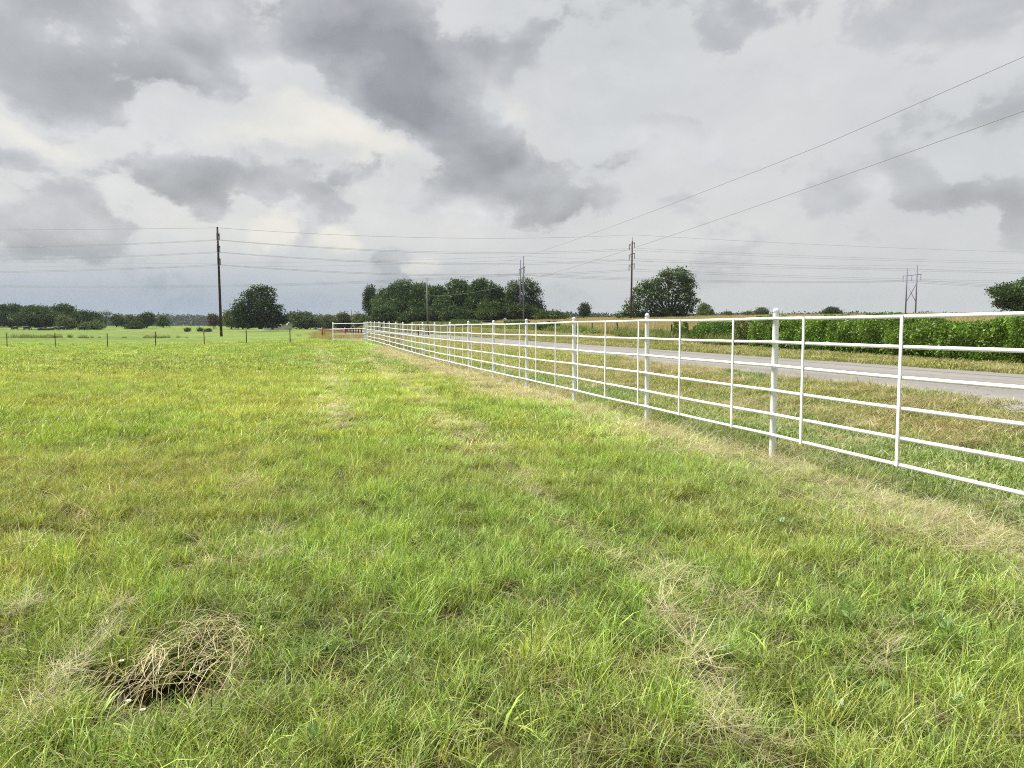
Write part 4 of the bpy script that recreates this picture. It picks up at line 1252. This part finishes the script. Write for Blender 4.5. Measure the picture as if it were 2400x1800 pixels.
def shrub_box(name, label, path, half, h0, h1, n, leaf, base, cat, var=.4, noise_seed=0, group=None):
    """dense leafy hedge along a path of (x, y)"""
    x0, y0 = path[0]; z0 = float(zground(x0, y0))
    root = thing(name, label, cat, (x0, y0, z0), 0, group)
    P = np.array(path); seg = np.hypot(*np.diff(P, axis=0).T); cum = np.concatenate([[0], np.cumsum(seg)])
    s = R.uniform(0, cum[-1], n)
    x = np.interp(s, cum, P[:, 0]); y = np.interp(s, cum, P[:, 1])
    tx, ty = np.gradient(P[:, 0], cum), np.gradient(P[:, 1], cum)
    nx = np.interp(s, cum, ty); ny = -np.interp(s, cum, tx); ln = np.hypot(nx, ny); nx, ny = nx / ln, ny / ln
    H = h0 + (h1 - h0) * fbm(s * .55, s * 0, 50 + noise_seed, 5) * 1.25
    end = np.minimum(sstep(0, .9, s), sstep(0, .9, cum[-1] - s)) * .75 + .25
    H = H * end
    ang = R.uniform(math.radians(-72), math.radians(252), n)
    rad = np.where(R.uniform(0, 1, n) < .8, R.uniform(.84, 1.05, n), R.uniform(.3, .85, n))
    lob = fbm(s * 1.15, np.sin(ang) * 1.1 + np.cos(ang) * .3 + 5, 54 + noise_seed, 3)
    hw = half * end * (.45 + 1.05 * lob)
    cs, sn = np.cos(ang), np.sin(ang); cs = np.sign(cs) * np.abs(cs) ** .55; sn = np.sign(sn) * np.abs(sn) ** .8
    off = cs * hw * rad; z = H * (.49 + .51 * sn * rad) + (lob - .5) * .25
    z = np.where(R.uniform(0, 1, n) < .10, z * R.uniform(0, 1, n), np.maximum(z, .03))
    X = x + nx * off; Y = y + ny * off
    cx = fbm(s * 2.2, z * 2.4 + off, 58 + noise_seed, 3)
    c = np.stack([X - x0, Y - y0, z + zground(x, y) - z0], -1)
    a = R.normal(0, 1, (n, 3)); a[:, 2] -= .4; a /= np.linalg.norm(a, axis=1, keepdims=True)
    b = R.normal(0, 1, (n, 3)); b -= a * np.sum(a * b, 1, keepdims=True); b /= np.linalg.norm(b, axis=1, keepdims=True)
    sz = leaf * R.uniform(.6, 1.4, (n, 1)); w = sz * R.uniform(.45, .7, (n, 1))
    nrm = np.cross(a, b)
    V = np.stack([c - a * sz * .6, c + b * w * .6 + nrm * w * .15, c + a * sz * .6, c - b * w * .6 + nrm * w * .15], 1)
    col = np.array(base) * (1 + var * (cx[:, None] - .5) * 2) * R.uniform(.7, 1.35, (n, 1))
    lite = R.uniform(0, 1, n) < .10
    col = np.where(lite[:, None], col * np.array([1.7, 1.6, 1.3]), col)
    me = np_mesh('foliage', V.reshape(-1, 3), np.arange(n * 4).reshape(-1, 4), M['hedge'], {'bcol': np.repeat(col, 4, axis=0)})
    link(bpy.data.objects.new('foliage', me), root)
    m = MB()
    for k in range(int(cum[-1] * 1.6) + 3):
        ss = random.uniform(.3, cum[-1] - .3); xx = float(np.interp(ss, cum, P[:, 0])) - x0; yy = float(np.interp(ss, cum, P[:, 1])) - y0
        zz = float(zground(xx + x0, yy + y0)) - z0
        m.tube([(xx, yy, zz - .1), (xx + random.uniform(-.15, .15), yy + random.uniform(-.15, .15), zz + h0 * .5), (xx + random.uniform(-.4, .4), yy + random.uniform(-.3, .3), zz + h0 * .85)], [.025, .018, .008], 5)
    m.build('stem', M['bark'], root, True)

def make_hedge():
    def hp(px, q):
        k = (px - 1200) / F; D = q / (k * NR[0] + NR[1]); return (k * D, D)
    # right-hand clipped looking hedge
    path = [hp(p, 24.0) for p in np.linspace(2750, 1775, 40)]
    shrub_box('hedge', 'long dense leafy green hedge along the far roadside', path, 1.15, 1.22, 2.05, 130000, .085, (.110, .190, .030), 'hedge', var=.6, noise_seed=1)
    path = [hp(p, 23.9) for p in np.linspace(1722, 1642, 10)]
    shrub_box('roadside_bush', 'broad glossy bush left of the long hedge, behind the fence', path, 1.0, 1.1, 1.6, 17000, .095, (.085, .165, .03), 'bush', noise_seed=2)
    path = [hp(p, 23.9) for p in np.linspace(1770, 1728, 8)]
    shrub_box('roadside_bush', 'olive straggly bush filling the gap before the long hedge', path, .8, 1.1, 1.8, 7000, .085, (.10, .14, .04), 'bush', noise_seed=3)
    path = [hp(p, 23.6) for p in np.linspace(1606, 1582, 6)]
    shrub_box('roadside_bush', 'small leafy sapling bush by the rusty leaning posts', path, .7, 1.1, 1.9, 5200, .095, (.085, .15, .03), 'bush', noise_seed=4)
    path = [hp(p, 23.6) for p in np.linspace(1635, 1612, 6)]
    shrub_box('roadside_bush', 'low wispy weed bush left of the broad glossy bush', path, .6, .6, 1.2, 3000, .08, (.085, .12, .04), 'bush', noise_seed=5)
    for i, (a, b, h, lab) in enumerate([(1300, 1258, 1.3, 'dark weedy bush on the old fence line, right one'), (1235, 1190, 1.4, 'dark weedy bush on the old fence line, middle one'), (1120, 1060, 1.5, 'leafy vine mound on the old fence line near the copse')]):
        path = [hp(p, 23.4) for p in np.linspace(a, b, 7)]
        shrub_box('fence_line_bush', lab, path, .9, h * .6, h, 7000, .16, (.056, .092, .028), 'bush', noise_seed=6 + i, group='weedy bushes on the old fence')

# ------------------------------------------------------------------ cattle, house, gates
def skin_mesh(name, joints, edges, mat):
    me = bpy.data.meshes.new(name + '_skeleton')
    me.from_pydata([j[:3] for j in joints], edges, [])
    o = bpy.data.objects.new(name, me); COL.objects.link(o)
    o.modifiers.new('skin', 'SKIN')
    sv = me.skin_vertices[0].data
    for i, j in enumerate(joints):
        r = j[3]; sv[i].radius = (r if len(j) < 5 else j[4], r)
    sv[0].use_root = True
    ss = o.modifiers.new('sub', 'SUBSURF'); ss.levels = 1; ss.render_levels = 1
    dg = bpy.context.evaluated_depsgraph_get(); dg.update()
    m2 = bpy.data.meshes.new_from_object(o.evaluated_get(dg))
    bpy.data.objects.remove(o)
    m2.name = name; m2.materials.clear(); m2.materials.append(mat)
    m2.polygons.foreach_set('use_smooth', [True] * len(m2.polygons))
    return m2

def make_cows():
    graze = skin_mesh('cow', [(0, 0, 1.0, .46), (.55, 0, .98, .46), (1.0, 0, 1.0, .38), (1.3, 0, .95, .19), (1.55, 0, .55, .14), (1.68, 0, .22, .10), (1.78, 0, .08, .07),
                              (-.5, 0, 1.0, .46), (-.85, 0, 1.04, .36), (-1.0, 0, 1.08, .05), (-1.03, 0, .5, .03),
                              (.85, .22, .62, .11), (.86, .22, .30, .06), (.85, .22, 0, .06), (.85, -.22, .62, .11), (.80, -.22, .30, .06), (.78, -.22, 0, .06),
                              (-.72, .22, .68, .14), (-.82, .22, .36, .06), (-.76, .22, 0, .06), (-.72, -.22, .68, .14), (-.88, -.22, .36, .06), (-.84, -.22, 0, .06),
                              (1.50, .17, .66, .03), (1.50, -.17, .66, .03)],
                      [(0, 1), (1, 2), (2, 3), (3, 4), (4, 5), (5, 6), (0, 7), (7, 8), (8, 9), (9, 10), (2, 11), (11, 12), (12, 13), (2, 14), (14, 15), (15, 16), (8, 17), (17, 18), (18, 19), (8, 20), (20, 21), (21, 22), (4, 23), (4, 24)], M['cow'])
    lie = skin_mesh('cow', [(0, 0, .45, .42), (.55, 0, .48, .40), (.95, 0, .62, .28), (1.25, 0, .92, .17), (1.50, 0, 1.0, .14), (1.72, 0, .90, .09),
                            (-.5, 0, .46, .42), (-.85, 0, .46, .28), (-1.02, 0, .40, .05), (-1.1, .1, .1, .03), (.95, .35, .18, .11), (1.3, .38, .09, .07), (.9, -.35, .18, .11), (.6, -.5, .09, .07),
                            (-.6, .42, .22, .15), (-.2, .55, .09, .07), (-.6, -.42, .22, .15), (-.2, -.55, .09, .07), (1.4, .2, 1.06, .03), (1.4, -.2, 1.06, .03)],
                    [(0, 1), (1, 2), (2, 3), (3, 4), (4, 5), (0, 6), (6, 7), (7, 8), (8, 9), (2, 10), (10, 11), (2, 12), (12, 13), (7, 14), (14, 15), (7, 16), (16, 17), (4, 18), (4, 19)], M['cow'])
    spots = [(39, 778, graze, 3.05, 'black cow grazing alone at the far left of the herd'), (65, 778, graze, .15, 'black cow grazing left of the resting group under the big tree'),
             (97, 779, lie, .1, 'black cow lying at the left of the resting group'), (108, 779, lie, 3.3, 'black cow lying in the middle of the resting group'), (119, 779, lie, .3, 'black cow lying at the right of the resting group'),
             (133, 779, graze, -.4, 'black cow standing at the end of the resting group'), (149, 779, graze, 3.0, 'black cow grazing right of the resting group'), (195, 779, graze, .9, 'black cow turned away, alone at the right of the herd')]
    for i, (px, py, me, rz, lab) in enumerate(spots):
        D = 262
        x, y = at(px, D)
        z = float(zground(x, y))
        o = link(bpy.data.objects.new('cow', me)); o.location = (x, y, z); o.rotation_euler = (0, 0, rz)
        s = .98 + .06 * ((i * 37) % 5) / 5; o.scale = (s, s, s)
        tag(o, lab, 'cow', 'black cattle in the left pasture')

def make_house():
    D = 258; x, y = at(653, D); z = EYE + zr_of(770.5, D)
    z = min(z, float(zground(x, y)) + .2)
    root = thing('farmhouse', 'low white farmhouse with pale roof half behind the lone oak', 'house', (x, y, z), -.06)
    W = .3 * 26; w2 = 4.2
    m = MB(); m.box((0, 0, .8), (8.0, 5.0, 1.6)); m.build('wall', M['wall'], root)
    m = MB(); m.add([(-4.3, -2.8, 1.55), (4.3, -2.8, 1.55), (4.3, 2.8, 1.55), (-4.3, 2.8, 1.55), (-3.8, 0, 2.6), (3.9, 0, 2.6)], [(0, 1, 5, 4), (2, 3, 4, 5), (1, 2, 5), (3, 0, 4), (3, 2, 1, 0)])
    m.build('roof', M['roof'], root)
    for xx in (-2.3, .2):
        m = MB(); m.box((xx, -2.52, .95), (.9, .06, .7)); m.build('window', M['glass'], root)
    m = MB(); m.box((-.9, -2.52, .75), (.9, .06, 1.5)); m.build('door', M['glass'], root)

def gate(name, label, x, y, W, H, rails, mat, rz, r=.03, posts=None):
    z = float(zground(x, y))
    root = thing(name, label, 'gate', (x, y, z), rz)
    for k in range(rails):
        m = MB(); zz = .18 + (H - .18) * k / (rails - 1)
        m.tube([(-W / 2, 0, zz), (W / 2, 0, zz)], r, 8); m.build('rail', mat, root, True)
    for xx in (-W / 2, 0, W / 2):
        m = MB(); m.tube([(xx, -.05, .16), (xx, -.05, H + .02)], r, 8); m.build('upright', mat, root, True)
    if posts:
        for xx in (-W / 2 - .25, W / 2 + .25):
            m = MB(); m.tube([(xx, 0, -.2), (xx, 0, H + .35)], .09, 8); m.build('gate_post', posts, root, True)

def make_bits():
    x, y = at(783, 96); gate('farm_gate', 'red painted tubular gate behind the white corner panel', x, y, 2.3, .8, 4, M['redpaint'], .05, .032, M['redpaint'])
    x, y = at(993, 118); gate('farm_gate', 'small pale metal gate by the roadside before the copse', x, y, 1.1, 1.15, 4, M['galv'], .2, .03, M['rust'])
    # small white daisies
    for px, py, lab in ((283, 1575, 'small white daisy flower beside the straw hollow, upper one'), (297, 1628, 'small white daisy flower beside the straw hollow, middle one'), (331, 1650, 'small white daisy flower beside the straw hollow, lower one')):
        x, y = ground_at(px, py); z = float(ground_z(np.array([x]), np.array([y]))[0])
        root = thing('daisy', lab, 'flower', (x, y, z), 0, 'white daisies by the straw hollow')
        h = .115
        m = MB(); m.tube([(0, 0, 0), (.006, 0, h * .5), (.004, .004, h)], .0012, 5); m.build('stem', solid('daisy_stem', (.10, .17, .04)), root)
        m = MB()
        for k in range(12):
            a = k / 12 * 6.283; c, s = math.cos(a), math.sin(a)
            m.add([(.004 + c * .002, .004 + s * .002, h), (.004 + c * .008 - s * .0022, .004 + s * .008 + c * .0022, h + .001), (.004 + c * .0105, .004 + s * .0105, h), (.004 + c * .008 + s * .0022, .004 + s * .008 - c * .0022, h + .001)], [(0, 1, 2, 3)])
        m.build('petals', M['petal'], root)
        m = MB(); m.tube([(.004, .004, h - .002), (.004, .004, h + .003)], [.0035, .002], 8); m.build('flower_centre', solid('daisy_yellow', (.6, .42, .03)), root)
    # feathery ragweed plants
    spots = [(2130, 1490, 'large feathery green weed in the lower right grass'), (2215, 1530, 'feathery weed beside the large one at the right'), (1990, 1500, 'small feathery weed left of the large one at lower right'),
             (2070, 1660, 'feathery weed low at the right among straw'), (1700, 1570, 'tiny feathery weed between the straw lines at lower right'), (2300, 1600, 'feathery weed near the right picture edge'),
             (735, 1785, 'feathery weed at the bottom edge centre left'), (1830, 1240, 'dark leafy weed in front of the nearest fence post'), (2240, 1700, 'feathery weed in the bottom right corner'), (1960, 1700, 'pale feathery weed at the bottom right')]
    wm = leaf_mat('weed_leaf', False, .3, .05)
    for px, py, lab in spots:
        x, y = ground_at(px, py); z = float(ground_z(np.array([x]), np.array([y]))[0])
        big = .14 if 'large' in lab else random.uniform(.07, .105)
        root = thing('weed_plant', lab, 'weed', (x, y, z), random.uniform(0, 6), 'feathery weeds in the grass')
        Vs, Fs, Cs = [], [], []
        nb = 0; st = MB()
        for k in range(9):
            a = k * 2.4 + random.uniform(-.3, .3); tilt = random.uniform(.35, 1.05)
            st0 = Vector((0, 0, big * (.25 + .07 * k)))
            d = Vector((math.cos(a) * math.sin(tilt), math.sin(a) * math.sin(tilt), math.cos(tilt)))
            L = big * random.uniform(.55, .95); side = d.cross(Vector((0, 0, 1))).normalized()
            for j in range(7):
                t = (j + 1) / 7.5; c = st0 + d * L * t - Vector((0, 0, L * .25 * t * t))
                for sg in (-1, 1):
                    ll = L * .30 * (1.15 - t); tip = c + side * sg * ll + d * ll * .7
                    w = ll * .13
                    Vs += [c - d * w, c + side * sg * ll * .5 + d * (ll * .2 - w), tip, c + side * sg * ll * .5 + d * (ll * .45 + w)]
                    Fs.append((nb, nb + 1, nb + 2, nb + 3)); nb += 4
        V = np.array([tuple(v) for v in Vs]); n = len(V)
        col = np.array([.19, .29, .08]) * np.repeat(R.uniform(.75, 1.25, (n // 4, 1)), 4, axis=0)
        link(bpy.data.objects.new('foliage', np_mesh('foliage', V, np.array(Fs), wm, {'bcol': col})), root)
        st.tube([(0, 0, -.01), (.003, 0, big * .9)], [.003, .0015], 5); st.build('stem', solid('weed_stem', (.09, .14, .05)), root)
    # straw tussock leaning over a dark hollow
    x, y = HOLLOW
    n = 330
    V, C = [], []
    S = np.array([(.50, .44, .27), (.40, .34, .18), (.30, .24, .11), (.56, .51, .34), (.24, .17, .08)])
    hub = [(-.17, .18, .05), (-.04, .30, .07), (.12, .26, .08), (-.10, .06, .07), (.06, .10, .06), (-.24, -.06, .05), (.22, .20, .07), (.02, .44, .06), (.16, .02, .05), (-.05, -.12, .04), (-.15, .40, .05)]
    for i in range(n):
        hx, hy, hz = hub[i % len(hub)]
        p = Vector((hx + random.gauss(0, .045), hy + random.gauss(0, .05), hz + random.uniform(-.03, .02)))
        a = random.gauss(-math.pi / 2, 1.1) if random.random() < .65 else random.uniform(0, 6.283)
        L = random.choice((.08, .12, .16, .22, .36)) * random.uniform(.7, 1.2)
        w = random.uniform(.0006, .0012); pit = random.uniform(.0, .4); curl = random.gauss(0, .35)
        P = [p]
        for k in range(4):
            P.append(P[-1] + Vector((math.cos(a), math.sin(a), math.sin(pit))) * (L / 4)); a += curl * .5 + random.gauss(0, .12); pit -= random.uniform(.1, .5)
        c = S[random.randrange(5)] * random.uniform(.7, 1.1)
        for k in range(4):
            sd = (P[k + 1] - P[k]).cross(Vector((0, 0, 1))).normalized() * w
            V += [P[k] - sd, P[k] + sd, P[k + 1] + sd, P[k + 1] - sd]; C += [c] * 4
    me = np_mesh('straw_tussock', np.array([tuple(v) for v in V]), np.arange(len(V)).reshape(-1, 4), M['foliage'], {'bcol': np.array(C)})
    o = link(bpy.data.objects.new('straw_tussock', me)); o.location = (x, y, float(zground(x, y)))
    tag(o, 'tangled pale straw tussock over a dark hollow in the lower left grass', 'straw')

# ------------------------------------------------------------------ light and sky
def azel(px, py):
    d = px_dir(px, py)
    return math.atan2(d.x, d.y), math.asin(d.z)

def make_world():
    EXPO = 2.15
    w = bpy.data.worlds.new('World'); scene.world = w; w.use_nodes = True
    nt = w.node_tree; nt.nodes.clear()
    L = nt.links.new
    out = N(nt, 'ShaderNodeOutputWorld'); bg = N(nt, 'ShaderNodeBackground')
    L(bg.outputs[0], out.inputs['Surface'])
    tc = N(nt, 'ShaderNodeTexCoord'); sp = N(nt, 'ShaderNodeSeparateXYZ'); L(tc.outputs['Generated'], sp.inputs[0])
    def mth(op, a, b=None, c=None, clamp=False):
        n = N(nt, 'ShaderNodeMath', operation=op); n.use_clamp = clamp
        for i, q in enumerate((a, b, c)):
            if q is None: continue
            if isinstance(q, (int, float)): n.inputs[i].default_value = q
            else: L(q, n.inputs[i])
        return n.outputs[0]
    az = mth('ARCTAN2', sp.outputs[0], sp.outputs[1]); el = mth('ARCSINE', sp.outputs[2])
    ae = N(nt, 'ShaderNodeCombineXYZ'); L(az, ae.inputs[0]); L(el, ae.inputs[1])
    zc = mth('ADD', mth('MAXIMUM', sp.outputs[2], 0.0), .36)
    cp = N(nt, 'ShaderNodeCombineXYZ'); L(mth('DIVIDE', sp.outputs[0], zc), cp.inputs[0]); L(mth('DIVIDE', sp.outputs[1], zc), cp.inputs[1])
    def noise(scale, detail, rough, off=(0, 0, 0), dist=0.0, src=None):
        mp = N(nt, 'ShaderNodeMapping'); mp.inputs['Location'].default_value = off
        L(src or ast.outputs[0], mp.inputs['Vector'])
        n = N(nt, 'ShaderNodeTexNoise'); n.inputs['Scale'].default_value = scale; n.inputs['Detail'].default_value = detail
        n.inputs['Roughness'].default_value = rough; n.inputs['Distortion'].default_value = dist
        L(mp.outputs[0], n.inputs['Vector']); return n
    # cloud noise in azimuth and height, a little flattened
    ast = N(nt, 'ShaderNodeVectorMath', operation='MULTIPLY'); L(ae.outputs[0], ast.inputs[0]); ast.inputs[1].default_value = (1, 1.45, 1)
    nA = noise(10.0, 12, .58, (3.1, 1.7, 0), .2)
    nS = noise(7.0, 4, .45, (3.1, 1.7, 0), .3)
    nS2 = noise(7.0, 4, .45, (3.1 + .004, 1.7 - .035, 0), .3)
    nF = noise(22.0, 6, .55, (1.1, 6.7, 0), .2)
    nB = noise(3.2, 3, .5, (9.3, 4.1, 0), .2)
    # warp of the blob coordinates so that their outlines billow
    nW = noise(6.5, 9, .6, (5, 8, 0))
    sub = N(nt, 'ShaderNodeVectorMath', operation='SUBTRACT'); L(nW.outputs['Color'], sub.inputs[0]); sub.inputs[1].default_value = (.5, .5, .5)
    scl = N(nt, 'ShaderNodeVectorMath', operation='SCALE'); L(sub.outputs[0], scl.inputs[0]); scl.inputs['Scale'].default_value = .13
    wv = N(nt, 'ShaderNodeVectorMath', operation='ADD'); L(ae.outputs[0], wv.inputs[0]); L(scl.outputs[0], wv.inputs[1])
    flat = N(nt, 'ShaderNodeVectorMath', operation='MULTIPLY'); L(wv.outputs[0], flat.inputs[0]); flat.inputs[1].default_value = (1, 1, 0)
    blobs = [(280, 110, 540, 200, 10, .75), (60, 200, 330, 120, 10, .45), (830, 40, 330, 150, 10, 1.05), (930, 200, 380, 130, 25, .65), (1090, 330, 380, 150, 40, .72),
             (1270, 440, 240, 100, 20, .55), (340, 370, 220, 85, 15, .60), (440, 450, 190, 75, 30, .50), (70, 470, 290, 120, 10, .60), (660, 440, 250, 85, 15, .60),
             (300, 590, 700, 75, 0, .20), (1190, 60, 150, 150, 60, .40), (1340, 40, 110, 110, 50, .35), (1700, 60, 110, 150, 60, .75), (1880, 70, 120, 100, 30, .45),
             (2230, 30, 280, 110, 0, .70), (2165, 440, 150, 70, 42, .85), (1950, 500, 150, 90, 20, .50), (2310, 495, 70, 60, 0, .70), (2400, 540, 80, 110, 0, .75), (2060, 560, 110, 50, 0, .35),
             (1830, 320, 140, 55, 15, .32), (2330, 210, 150, 75, -20, .25), (1000, 440, 160, 70, 0, .30),
             (690, 285, 480, 95, 8, -.65), (170, 315, 300, 70, 10, -.60), (560, 350, 200, 60, 10, -.3), (648, 522, 75, 50, 0, -.7), (792, 548, 60, 55, 0, -.6), (975, 608, 70, 45, 0, -.6), (1225, 250, 60, 50, 30, -.5), (1500, 170, 300, 170, 0, -.30), (1900, 230, 250, 110, 0, -.25)]
    acc = None
    for (px, py, rx, ry, rot, amp) in blobs:
        a, e = azel(px, py)
        mp = N(nt, 'ShaderNodeMapping', vector_type='TEXTURE')
        mp.inputs['Location'].default_value = (a, e, 0); mp.inputs['Rotation'].default_value = (0, 0, -math.radians(rot))
        mp.inputs['Scale'].default_value = (rx / F, ry / F, 1)
        L(flat.outputs[0], mp.inputs['Vector'])
        g = N(nt, 'ShaderNodeTexGradient', gradient_type='SPHERICAL'); L(mp.outputs[0], g.inputs['Vector'])
        pl = N(nt, 'ShaderNodeMapRange'); pl.interpolation_type = 'SMOOTHSTEP'; pl.inputs['From Max'].default_value = .75; L(g.outputs['Fac'], pl.inputs['Value'])
        acc = mth('MULTIPLY_ADD', pl.outputs[0], amp * .62, acc if acc is not None else 0.0)
    low = mth('ADD', acc, mth('MULTIPLY_ADD', nB.outputs['Fac'], .7, -.35 + .02))
    edge = mth('ADD', low, mth('MULTIPLY_ADD', nA.outputs['Fac'], 3.0, -1.5))
    dens = mth('ADD', low, mth('MULTIPLY_ADD', nS.outputs['Fac'], 1.1, -.55))
    dens = mth('ADD', dens, mth('MULTIPLY_ADD', nA.outputs['Fac'], .85, -.425))
    # high pale veil behind the clouds: cream where it is thin, light grey elsewhere
    base0 = ramp(nt, [(.36, (.70, .70, .685)), (.64, (.61, .62, .625))]); L(nB.outputs['Fac'], base0.inputs['Fac'])
    cm = N(nt, 'ShaderNodeMapRange'); cm.interpolation_type = 'SMOOTHSTEP'
    cm.inputs['From Min'].default_value = .12; cm.inputs['From Max'].default_value = -.42; L(acc, cm.inputs['Value'])
    cw = N(nt, 'ShaderNodeMapRange'); cw.inputs['From Min'].default_value = .10; cw.inputs['From Max'].default_value = -.08; L(az, cw.inputs['Value'])
    cmf = mth('MULTIPLY', cm.outputs[0], cw.outputs[0])
    base = N(nt, 'ShaderNodeMix', data_type='RGBA'); L(cmf, base.inputs[0]); L(base0.outputs[0], base.inputs[6]); base.inputs[7].default_value = (.83, .80, .725, 1)
    r = ramp(nt, [(.0, (.64, .645, .65)), (.22, (.53, .535, .545)), (.45, (.435, .44, .452)), (.72, (.375, .378, .39)), (1.0, (.30, .30, .318))])
    L(dens, r.inputs['Fac'])
    al = N(nt, 'ShaderNodeMapRange'); al.interpolation_type = 'SMOOTHSTEP'
    al.inputs['From Min'].default_value = .05; al.inputs['From Max'].default_value = .36; L(edge, al.inputs['Value'])
    lay = N(nt, 'ShaderNodeMix', data_type='RGBA'); L(al.outputs[0], lay.inputs[0]); L(base.outputs[2], lay.inputs[6]); L(r.outputs[0], lay.inputs[7])
    rel = mth('MULTIPLY_ADD', mth('MULTIPLY', mth('SUBTRACT', nS2.outputs['Fac'], nS.outputs['Fac']), mth('MULTIPLY_ADD', al.outputs[0], .8, .2)), 1.0, 1.0)
    rel = mth('ADD', rel, mth('MULTIPLY_ADD', nF.outputs['Fac'], .16, -.08))
    rs = N(nt, 'ShaderNodeVectorMath', operation='SCALE'); L(lay.outputs[2], rs.inputs[0]); L(mth('MINIMUM', mth('MAXIMUM', rel, .8), 1.2), rs.inputs['Scale'])
    # veil: thin high overcast, paler and bluer towards the horizon
    hz = N(nt, 'ShaderNodeMapRange'); hz.interpolation_type = 'SMOOTHSTEP'
    hz.inputs['From Min'].default_value = .125; hz.inputs['From Max'].default_value = .0; L(el, hz.inputs['Value'])
    lr = N(nt, 'ShaderNodeMapRange'); lr.interpolation_type = 'SMOOTHSTEP'
    lr.inputs['From Min'].default_value = -.40; lr.inputs['From Max'].default_value = .25; L(az, lr.inputs['Value'])
    hc = N(nt, 'ShaderNodeMix', data_type='RGBA'); L(lr.outputs[0], hc.inputs[0])
    hc.inputs[6].default_value = (.31, .39, .49, 1); hc.inputs[7].default_value = (.53, .57, .58, 1)
    mx = N(nt, 'ShaderNodeMix', data_type='RGBA'); L(mth('MULTIPLY', hz.outputs[0], .95), mx.inputs[0])
    L(rs.outputs[0], mx.inputs[6]); L(hc.outputs[2], mx.inputs[7])
    # general overcast grey mixed in on the right
    gr = N(nt, 'ShaderNodeMix', data_type='RGBA'); gr.inputs[7].default_value = (.63, .64, .645, 1)
    rr = N(nt, 'ShaderNodeMapRange'); rr.interpolation_type = 'SMOOTHSTEP'
    rr.inputs['From Min'].default_value = .0; rr.inputs['From Max'].default_value = .25; rr.inputs['To Max'].default_value = .30; L(az, rr.inputs['Value'])
    L(rr.outputs[0], gr.inputs[0]); L(mx.outputs[2], gr.inputs[6])
    sky = N(nt, 'ShaderNodeTexSky'); sky.sky_type = 'NISHITA'; sky.sun_disc = False
    sky.sun_elevation = math.radians(SUN_EL); sky.sun_rotation = math.radians(SUN_AZ); sky.air_density = 1.2; sky.dust_density = 3
    # clouds cover nearly the whole sky: what is seen of the blue is small
    cover = N(nt, 'ShaderNodeMix', data_type='RGBA'); cover.inputs[0].default_value = .97
    L(sky.outputs[0], cover.inputs[6])
    k = 1 / (2 ** EXPO) / .1
    sc = N(nt, 'ShaderNodeVectorMath', operation='SCALE'); L(gr.outputs[2], sc.inputs[0]); sc.inputs['Scale'].default_value = k
    L(sc.outputs[0], cover.inputs[7])
    L(cover.outputs[2], bg.inputs['Color']); bg.inputs['Strength'].default_value = .1
    w.cycles.sampling_method = 'MANUAL'; w.cycles.sample_map_resolution = 512
    scene.view_settings.exposure = EXPO

SUN_EL, SUN_AZ = 60.0, -70.0
def make_sun():
    l = bpy.data.lights.new('sun', 'SUN'); l.energy = 2.3; l.angle = math.radians(24); l.color = (1, .965, .90)
    o = bpy.data.objects.new('sun', l); COL.objects.link(o)
    a, e = math.radians(SUN_AZ), math.radians(SUN_EL)
    d = Vector((math.sin(a) * math.cos(e), math.cos(a) * math.cos(e), math.sin(e)))
    o.rotation_euler = d.to_track_quat('Z', 'Y').to_euler(); o.location = d * 60

def make_haze():
    m = MB(); m.box((0, 900, 17.5), (4200, 2400, 42))
    mt, nt, out = new_mat('haze')
    v = N(nt, 'ShaderNodeVolumePrincipled'); v.inputs['Color'].default_value = (.80, .88, 1.0, 1); v.inputs['Density'].default_value = .00007
    v.inputs['Anisotropy'].default_value = .2
    nt.links.new(v.outputs[0], out.inputs['Volume'])
    o = m.build('haze', mt); tag(o, 'thin blue grey air over the fields', 'haze', kind='stuff')

def make_camera():
    c = bpy.data.cameras.new('camera'); c.sensor_width = 36; c.lens = 36 * F / 2400
    c.clip_end = 9000; c.clip_start = .05
    o = bpy.data.objects.new('camera', c); COL.objects.link(o)
    o.location = (0, 0, EYE); o.rotation_euler = (math.pi / 2 - PITCH, 0, 0)
    scene.camera = o

make_world(); make_sun(); make_camera()
make_ground(); make_road()
make_fence(); make_wire_fences(); make_power()
make_pasture(); make_thatch(); make_broad(); make_litter(); make_verge(); make_tall()
make_trees(); make_hills(); make_hedge()
make_cows(); make_house(); make_bits(); make_haze()

scene.view_settings.view_transform = 'Standard'; scene.view_settings.look = 'None'; scene.view_settings.gamma = 1
scene.cycles.max_bounces = 6; scene.cycles.diffuse_bounces = 3; scene.cycles.glossy_bounces = 2; scene.cycles.transmission_bounces = 4
scene.cycles.transparent_max_bounces = 4; scene.cycles.volume_bounces = 0
scene.cycles.use_denoising = False
scene.cycles.use_adaptive_sampling = False
scene.cycles.filter_width = 1.1
